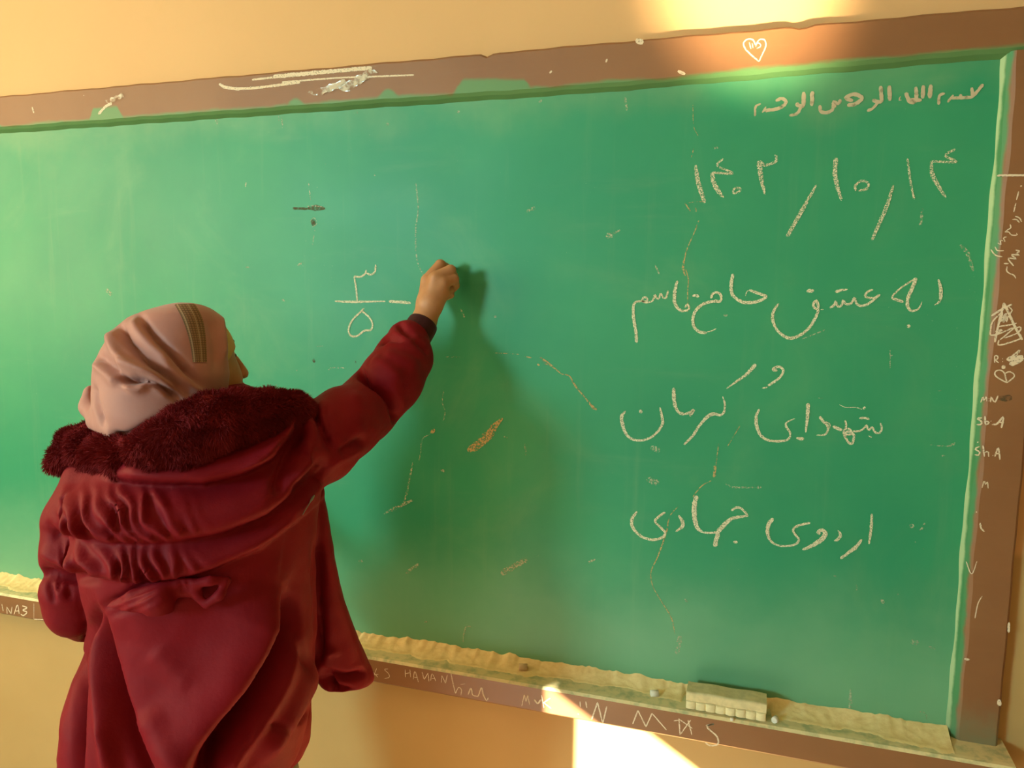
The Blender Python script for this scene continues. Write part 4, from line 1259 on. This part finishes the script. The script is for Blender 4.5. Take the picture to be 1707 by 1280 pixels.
h, px, face = sculpt(W_, N, [
    # skirt
    ([(166, 1018), (180, 1080), (202, 1155), (228, 1220), (255, 1275), (270, 1310)], -0.020, 20, 6),
    ([(158, 1010), (160, 1080), (168, 1160), (180, 1240), (185, 1320)], 0.010, 12, 14),
    ([(160, 1015), (146, 1070), (135, 1140), (131, 1220), (128, 1320)], -0.022, 7, 6),
    ([(120, 1110), (108, 1200), (102, 1300)], 0.006, 10, 10),
    ([(458, 975), (440, 1050), (402, 1125), (350, 1195), (316, 1250), (300, 1320)], 0.026, 60, 20),
    ([(482, 985), (468, 1060), (436, 1130), (385, 1200), (345, 1262), (330, 1320)], -0.040, 15, 26),
    ([(500, 990), (494, 1060), (480, 1110), (455, 1160), (420, 1215), (385, 1270), (370, 1320)], 0.014, 16, 14),
    ([(535, 1100), (505, 1150), (470, 1215), (430, 1270)], 0.012, 22, 12),
    ([(492, 990), (496, 1060), (512, 1130)], -0.006, 8, 8),
    ([(530, 900), (533, 980), (535, 1060), (530, 1110)], -0.014, 8, 7),
    ([(540, 1095), (553, 1085), (565, 1092)], 0.004, 5, 5), ([(548, 1120), (575, 1128), (610, 1120)], -0.010, 5, 5), ([(540, 1112), (555, 1140), (560, 1160)], -0.009, 5, 5), ([(532, 1125), (560, 1145), (590, 1152)], -0.009, 4, 4),
    ([(240, 1180), (275, 1240), (300, 1300)], 0.008, 30, 26), ([(175, 1200), (190, 1260), (200, 1320)], 0.006, 9, 9), ([(255, 1080), (285, 1110), (320, 1140)], 0.004, 22, 22),
    ([(440, 1205), (465, 1208), (478, 1222)], -0.005, 4, 5), ([(490, 1205), (510, 1190), (516, 1176)], -0.008, 5, 6),
    # gathers below the bow
    ([(168, 1016), (215, 990), (250, 975)], -0.008, 5, 6), ([(175, 1030), (240, 1000), (275, 980)], -0.005, 5, 5),
    # right sleeve puffs
    ([(512, 655), (528, 690), (540, 720), (552, 750)], -0.018, 6, 7), ([(541, 676), (549, 700), (553, 724)], -0.006, 5, 5),
    ([(590, 606), (600, 620), (618, 634), (640, 650), (658, 676), (664, 712)], -0.024, 6, 7), ([(612, 632), (640, 646), (652, 660)], -0.006, 4, 5),
    ([(632, 574), (648, 562), (674, 566)], -0.011, 5, 6), ([(662, 536), (672, 548), (690, 560)], -0.008, 5, 5), ([(620, 600), (640, 612), (668, 640)], 0.006, 12, 12), ([(640, 590), (665, 600), (700, 610)], 0.004, 10, 10), ([(690, 565), (705, 578), (716, 590)], -0.004, 5, 5),
    ([(566, 757), (585, 744), (606, 732)], -0.007, 6, 6), ([(540, 782), (575, 760), (610, 742)], 0.004, 8, 8), ([(590, 650), (596, 690), (590, 730)], 0.004, 14, 14),
    # armpit folds
    ([(500, 682), (480, 714), (440, 760), (400, 782)], 0.010, 8, 9), ([(505, 715), (489, 740), (466, 785), (450, 822)], -0.013, 8, 8), ([(532, 764), (508, 788), (478, 817)], -0.010, 7, 7),
    ([(520, 735), (500, 765), (480, 795)], 0.006, 8, 8), ([(536, 790), (500, 826), (470, 850)], 0.006, 8, 8),
    # left sleeve
    ([(62, 952), (95, 962), (130, 964), (168, 966)], -0.009, 7, 8), ([(80, 968), (84, 990), (90, 1005)], -0.006, 4, 4), ([(95, 970), (98, 985)], -0.005, 4, 4), ([(112, 972), (116, 1000)], -0.006, 4, 5), ([(80, 868), (98, 884), (92, 900)], -0.006, 6, 6), ([(70, 915), (100, 925), (150, 930)], 0.006, 10, 12),
    ([(110, 810), (128, 850), (150, 880)], 0.004, 10, 10),
])
# two gathered tiers across the back
y0 = np.interp(px[:, 0], *np.array(T0, float).T)
y1 = np.interp(px[:, 0], *np.array(T1, float).T)
y2 = np.interp(px[:, 0], *np.array(T2, float).T)
yy = px[:, 1]
xx = px[:, 0]


def tier(t):
    t = np.clip(t, 0, 1)
    return np.where(t < 0.74, np.sin(t / 0.74 * math.pi / 2) ** 1.3, np.sqrt(np.clip(1 - ((t - 0.74) / 0.26) ** 2, 0, 1)))


lim = np.clip((xx - 60) / 60, 0, 1) * np.clip((556 - xx) / 50, 0, 1)
slope = np.clip((xx - 95) / 40, 0, 1) * np.clip((350 - xx) / 90, 0, 1)
wob = 6 * noise_at(np.stack([xx, yy, 0 * xx], 1), 0.025)
am = np.clip(0.75 + 1.1 * noise_at(np.stack([xx, 0.4 * yy, 0 * xx + 7], 1), 0.045), 0.1, 1.3)
lw = 14 * noise_at(np.stack([xx, 0.5 * yy, 0 * xx + 3], 1), 0.018)
ph = (xx + lw - 0.55 * (yy - 850)) / 25.0 + wob * 0.12
rip = 0.5 + 0.5 * np.sin(ph * 2 * math.pi)
ph2 = (xx + lw - 0.35 * (yy - 940)) / 22.0 + wob * 0.12
rip2 = 0.5 + 0.5 * np.sin(ph2 * 2 * math.pi)
t1 = (yy - y0) / (y1 - y0)
t2 = (yy - y1) / (y2 - y1)
in1 = (t1 > 0) & (t1 <= 1)
in2 = (t2 > 0) & (t2 <= 1)
hh_ = np.where(in1, (0.022 + slope * am * 0.022 * (rip ** 1.5 - 0.55)) * tier(t1), 0) + np.where(in2, (0.018 + slope * am * 0.022 * (rip2 ** 1.5 - 0.55)) * tier(t2), 0)
tm = (yy - (y0 - 62)) / 62
hh_ = hh_ + np.where((tm > 0) & (tm <= 1), 0.028 * tier(tm), 0) * np.clip((xx - 170) / 60, 0, 1) * np.clip((530 - xx) / 90, 0, 1)
tdir = 0.35 * N - 0.65 * AV
body_n = 0.0028 * noise_at(W_, 11) + 0.0016 * noise_at(W_, 32, 5)
W_ = W_ + N * (1.6 * h + body_n)[:, None] + tdir * (1.5 * hh_ * lim * face)[:, None]
W_ = to_world(relax(to_local(W_), Q, 2, 0.45))
coat = mesh('coat', W_, Q, M_coat, person, True)
coat['label'] = 'dark red puffy coat with gathered tiers across the back'

# cuff
ca, cb_ = to_world(nodey(688, 570, -0.128, 1)[0]), to_world(nodey(706, 538, -0.097, 1)[0])
rr = 26.0 * mpp(to_local(cb_))
pts = [ca + (cb_ - ca) * t for t in (0, 0.3, 0.6, 0.85, 0.97, 1.0, 0.98, 0.8)]
cuff = tube_mesh('cuff', pts, [rr * q for q in (0.95, 1.0, 1.0, 1.0, 0.97, 0.9, 0.82, 0.78)], M_cuff, coat, 40)
cuff['label'] = 'dark ribbed cuff at the raised wrist'

# bow at the back of the waist
w_ = Field(grid(K(150, 1060, -0.2) + [0, -0.05, 0], K(410, 940, -0.2) + [0, 0.09, 0], 0.0034))
# the surface of the coat there lies near this depth
bvc = BVHTree.FromPolygons([Vector(p) for p in W_], Q.tolist())


def depth_at(px_, py_):
    hit = bvc.ray_cast(Vector(CAMP), Vector(rays([(px_, py_)])[0]).normalized())
    return to_local(np.array(hit[0]))[1]


def on_coat(px_, py_, lift, rpx):
    return node(px_, py_, depth_at(px_, py_) - lift, rpx)


w_.chain([on_coat(188, 1010, .002, 9), on_coat(225, 1001, .010, 18), on_coat(262, 999, .016, 27), on_coat(268, 1015, .012, 22)], 0.006)
w_.chain([on_coat(225, 1000, .010, 15), on_coat(272, 980, .014, 12), on_coat(300, 972, .010, 9)], 0.006)
w_.chain([on_coat(300, 972, .010, 10), on_coat(318, 972, .012, 9)], 0.005)
w_.cone(on_coat(285, 985, .006, 8)[0], on_coat(330, 985, .006, 8)[0], 0.009, 0.009, 0.006)
w_.chain([on_coat(318, 974, .012, 8), on_coat(350, 968, .018, 9), on_coat(380, 966, .014, 6)], 0.004)
w_.chain([on_coat(380, 967, .014, 6), on_coat(366, 992, .018, 9), on_coat(344, 1008, .014, 7)], 0.004)
w_.chain([on_coat(320, 976, .012, 7), on_coat(330, 996, .010, 7), on_coat(344, 1008, .012, 7)], 0.004)
V, Q2 = w_.surface()
lab = np.arange(len(V))                          # keep the one connected piece
while True:
    mn = lab[Q2].min(1)
    new = lab.copy()
    for q in range(4):
        np.minimum.at(new, Q2[:, q], mn)
    if (new == lab).all():
        break
    lab = new
big = np.bincount(lab).argmax()
print('bow pieces', np.unique(lab, return_counts=True))
Q2 = Q2[lab[Q2[:, 0]] == big]
used = np.unique(Q2)
rem = np.full(len(V), -1)
rem[used] = np.arange(len(used))
V, Q2 = V[used], rem[Q2]
V = relax(V, Q2, 2)
Wb = to_world(V)
Nb = normals(Wb, Q2)
hb, pb, fb = sculpt(Wb, Nb, [([(190, 1018), (230, 1000), (262, 984)], -0.005, 3, 4), ([(205, 1026), (240, 1010), (262, 998)], -0.004, 3, 3), ([(186, 1008), (225, 990), (265, 974)], -0.004, 3, 4), ([(300, 965), (306, 985)], -0.004, 3, 3), ([(312, 965), (315, 985)], -0.004, 3, 3)])
Wb = Wb + Nb * hb[:, None]
bow = mesh('bow', to_world(relax(to_local(Wb), Q2, 1)), Q2, M_coat, coat, True)
# zip pull at the side
zc_ = to_world(on_coat(520, 832, .003, 1)[0])
zb_ = to_world(on_coat(508, 852, .005, 1)[0])
tube_mesh('zip_pull', [zc_ + (zb_ - zc_) * t for t in (-0.35, -0.2, 0.0, 0.15, 0.3)], [0.0008, 0.0018, 0.002, 0.0015, 0.0008], M_metal, coat, 8)
tube_mesh('zip_pull', [zc_ + (zb_ - zc_) * t for t in (0.3, 0.6, 1.0, 1.3)], [0.0007, 0.0008, 0.0008, 0.0006], M_metal, coat, 6)

# ---- fur trim of the hood
u_ = Field(grid(K(60, 830, 0) + [0, -0.26, 0], K(540, 620, 0) + [0, 0.12, 0], 0.006))
u_.chain([node(102, 766, .05, 24), node(132, 745, .055, 36), node(165, 748, .015, 44), node(212, 766, -.085, 34), node(262, 751, -.115, 40), node(310, 725, -.13, 47), node(355, 707, -.13, 47), node(400, 695, -.115, 42), node(450, 689, -.085, 34), node(488, 681, -.055, 25), node(508, 680, -.03, 16)], 0.012)
u_.chain([node(395, 668, -.03, 18), node(440, 682, -.03, 24), node(490, 682, -.03, 22)], 0.02)
V, Q3 = u_.surface()
V = relax(V, Q3, 2)
Wf = to_world(V)
Nf = normals(Wf, Q3)
hf, pf, ff = sculpt(Wf, Nf, [([(90, 790), (140, 775), (190, 785)], -0.006, 8, 8), ([(190, 740), (200, 770), (215, 800)], -0.008, 9, 9), ([(275, 700), (330, 720), (400, 715), (470, 690)], -0.008, 16, 16), ([(230, 760), (300, 775), (380, 762)], 0.006, 14, 14), ([(420, 740), (460, 720), (500, 690)], 0.006, 8, 8)])
Wf = Wf + Nf * (hf + 0.007 * noise_at(Wf, 22) + 0.004 * noise_at(Wf, 60))[:, None]
nst = 75000
fi = RNG.integers(0, len(Q3), nst)
uv = RNG.random((nst, 2))
q = Q3[fi]
base = (Wf[q[:, 0]] * ((1 - uv[:, :1]) * (1 - uv[:, 1:])) + Wf[q[:, 1]] * (uv[:, :1] * (1 - uv[:, 1:])) + Wf[q[:, 2]] * (uv[:, :1] * uv[:, 1:]) + Wf[q[:, 3]] * ((1 - uv[:, :1]) * uv[:, 1:]))
nb = Nf[q[:, 0]]
clump = np.stack([noise_at(base, 30, 3), noise_at(base, 30, 13), noise_at(base, 30, 23)], 1)
dirn = nb * 0.75 + clump * 0.9 + RNG.normal(size=(nst, 3)) * 0.25 + np.array([0.15, 0, -0.35])
dirn /= np.linalg.norm(dirn, axis=1)[:, None]
ln = 0.006 + 0.005 * RNG.random(nst)
side = np.cross(dirn, RNG.normal(size=(nst, 3)))
side /= np.linalg.norm(side, axis=1)[:, None]
wd = 0.0005
mid = base + dirn * (ln * 0.55)[:, None]
tip = base + dirn * ln[:, None] + np.array([0, 0, -0.12]) * ln[:, None]
SV = np.stack([base - side * wd, base + side * wd, mid + side * wd * 0.7, mid - side * wd * 0.7, tip], 1).reshape(-1, 3)
o = len(Wf) + 5 * np.arange(nst)
fq = np.stack([o, o + 1, o + 2, o + 3], 1).tolist()
ft = np.stack([o + 3, o + 2, o + 4], 1).tolist()
fur = mesh('fur_trim', np.vstack([Wf, SV]), Q3.tolist() + fq + ft, M_fur, coat, True)
fur['label'] = 'dark red fur edging of the lowered hood'

# the stick of chalk in the hand
p0, p1 = to_world(nodey(740, 453, -0.083, 1)[0]), to_world(nodey(749, 446, -0.0012, 1)[0])
st = tube_mesh('chalk_stick', [p0, p0 + (p1 - p0) * 0.05, p0 + (p1 - p0) * 0.95, p1], [0.0038, 0.0045, 0.0045, 0.003], M_stick, None, 12)
tag(st, 'white stick of chalk held against the board by the person', 'chalk')
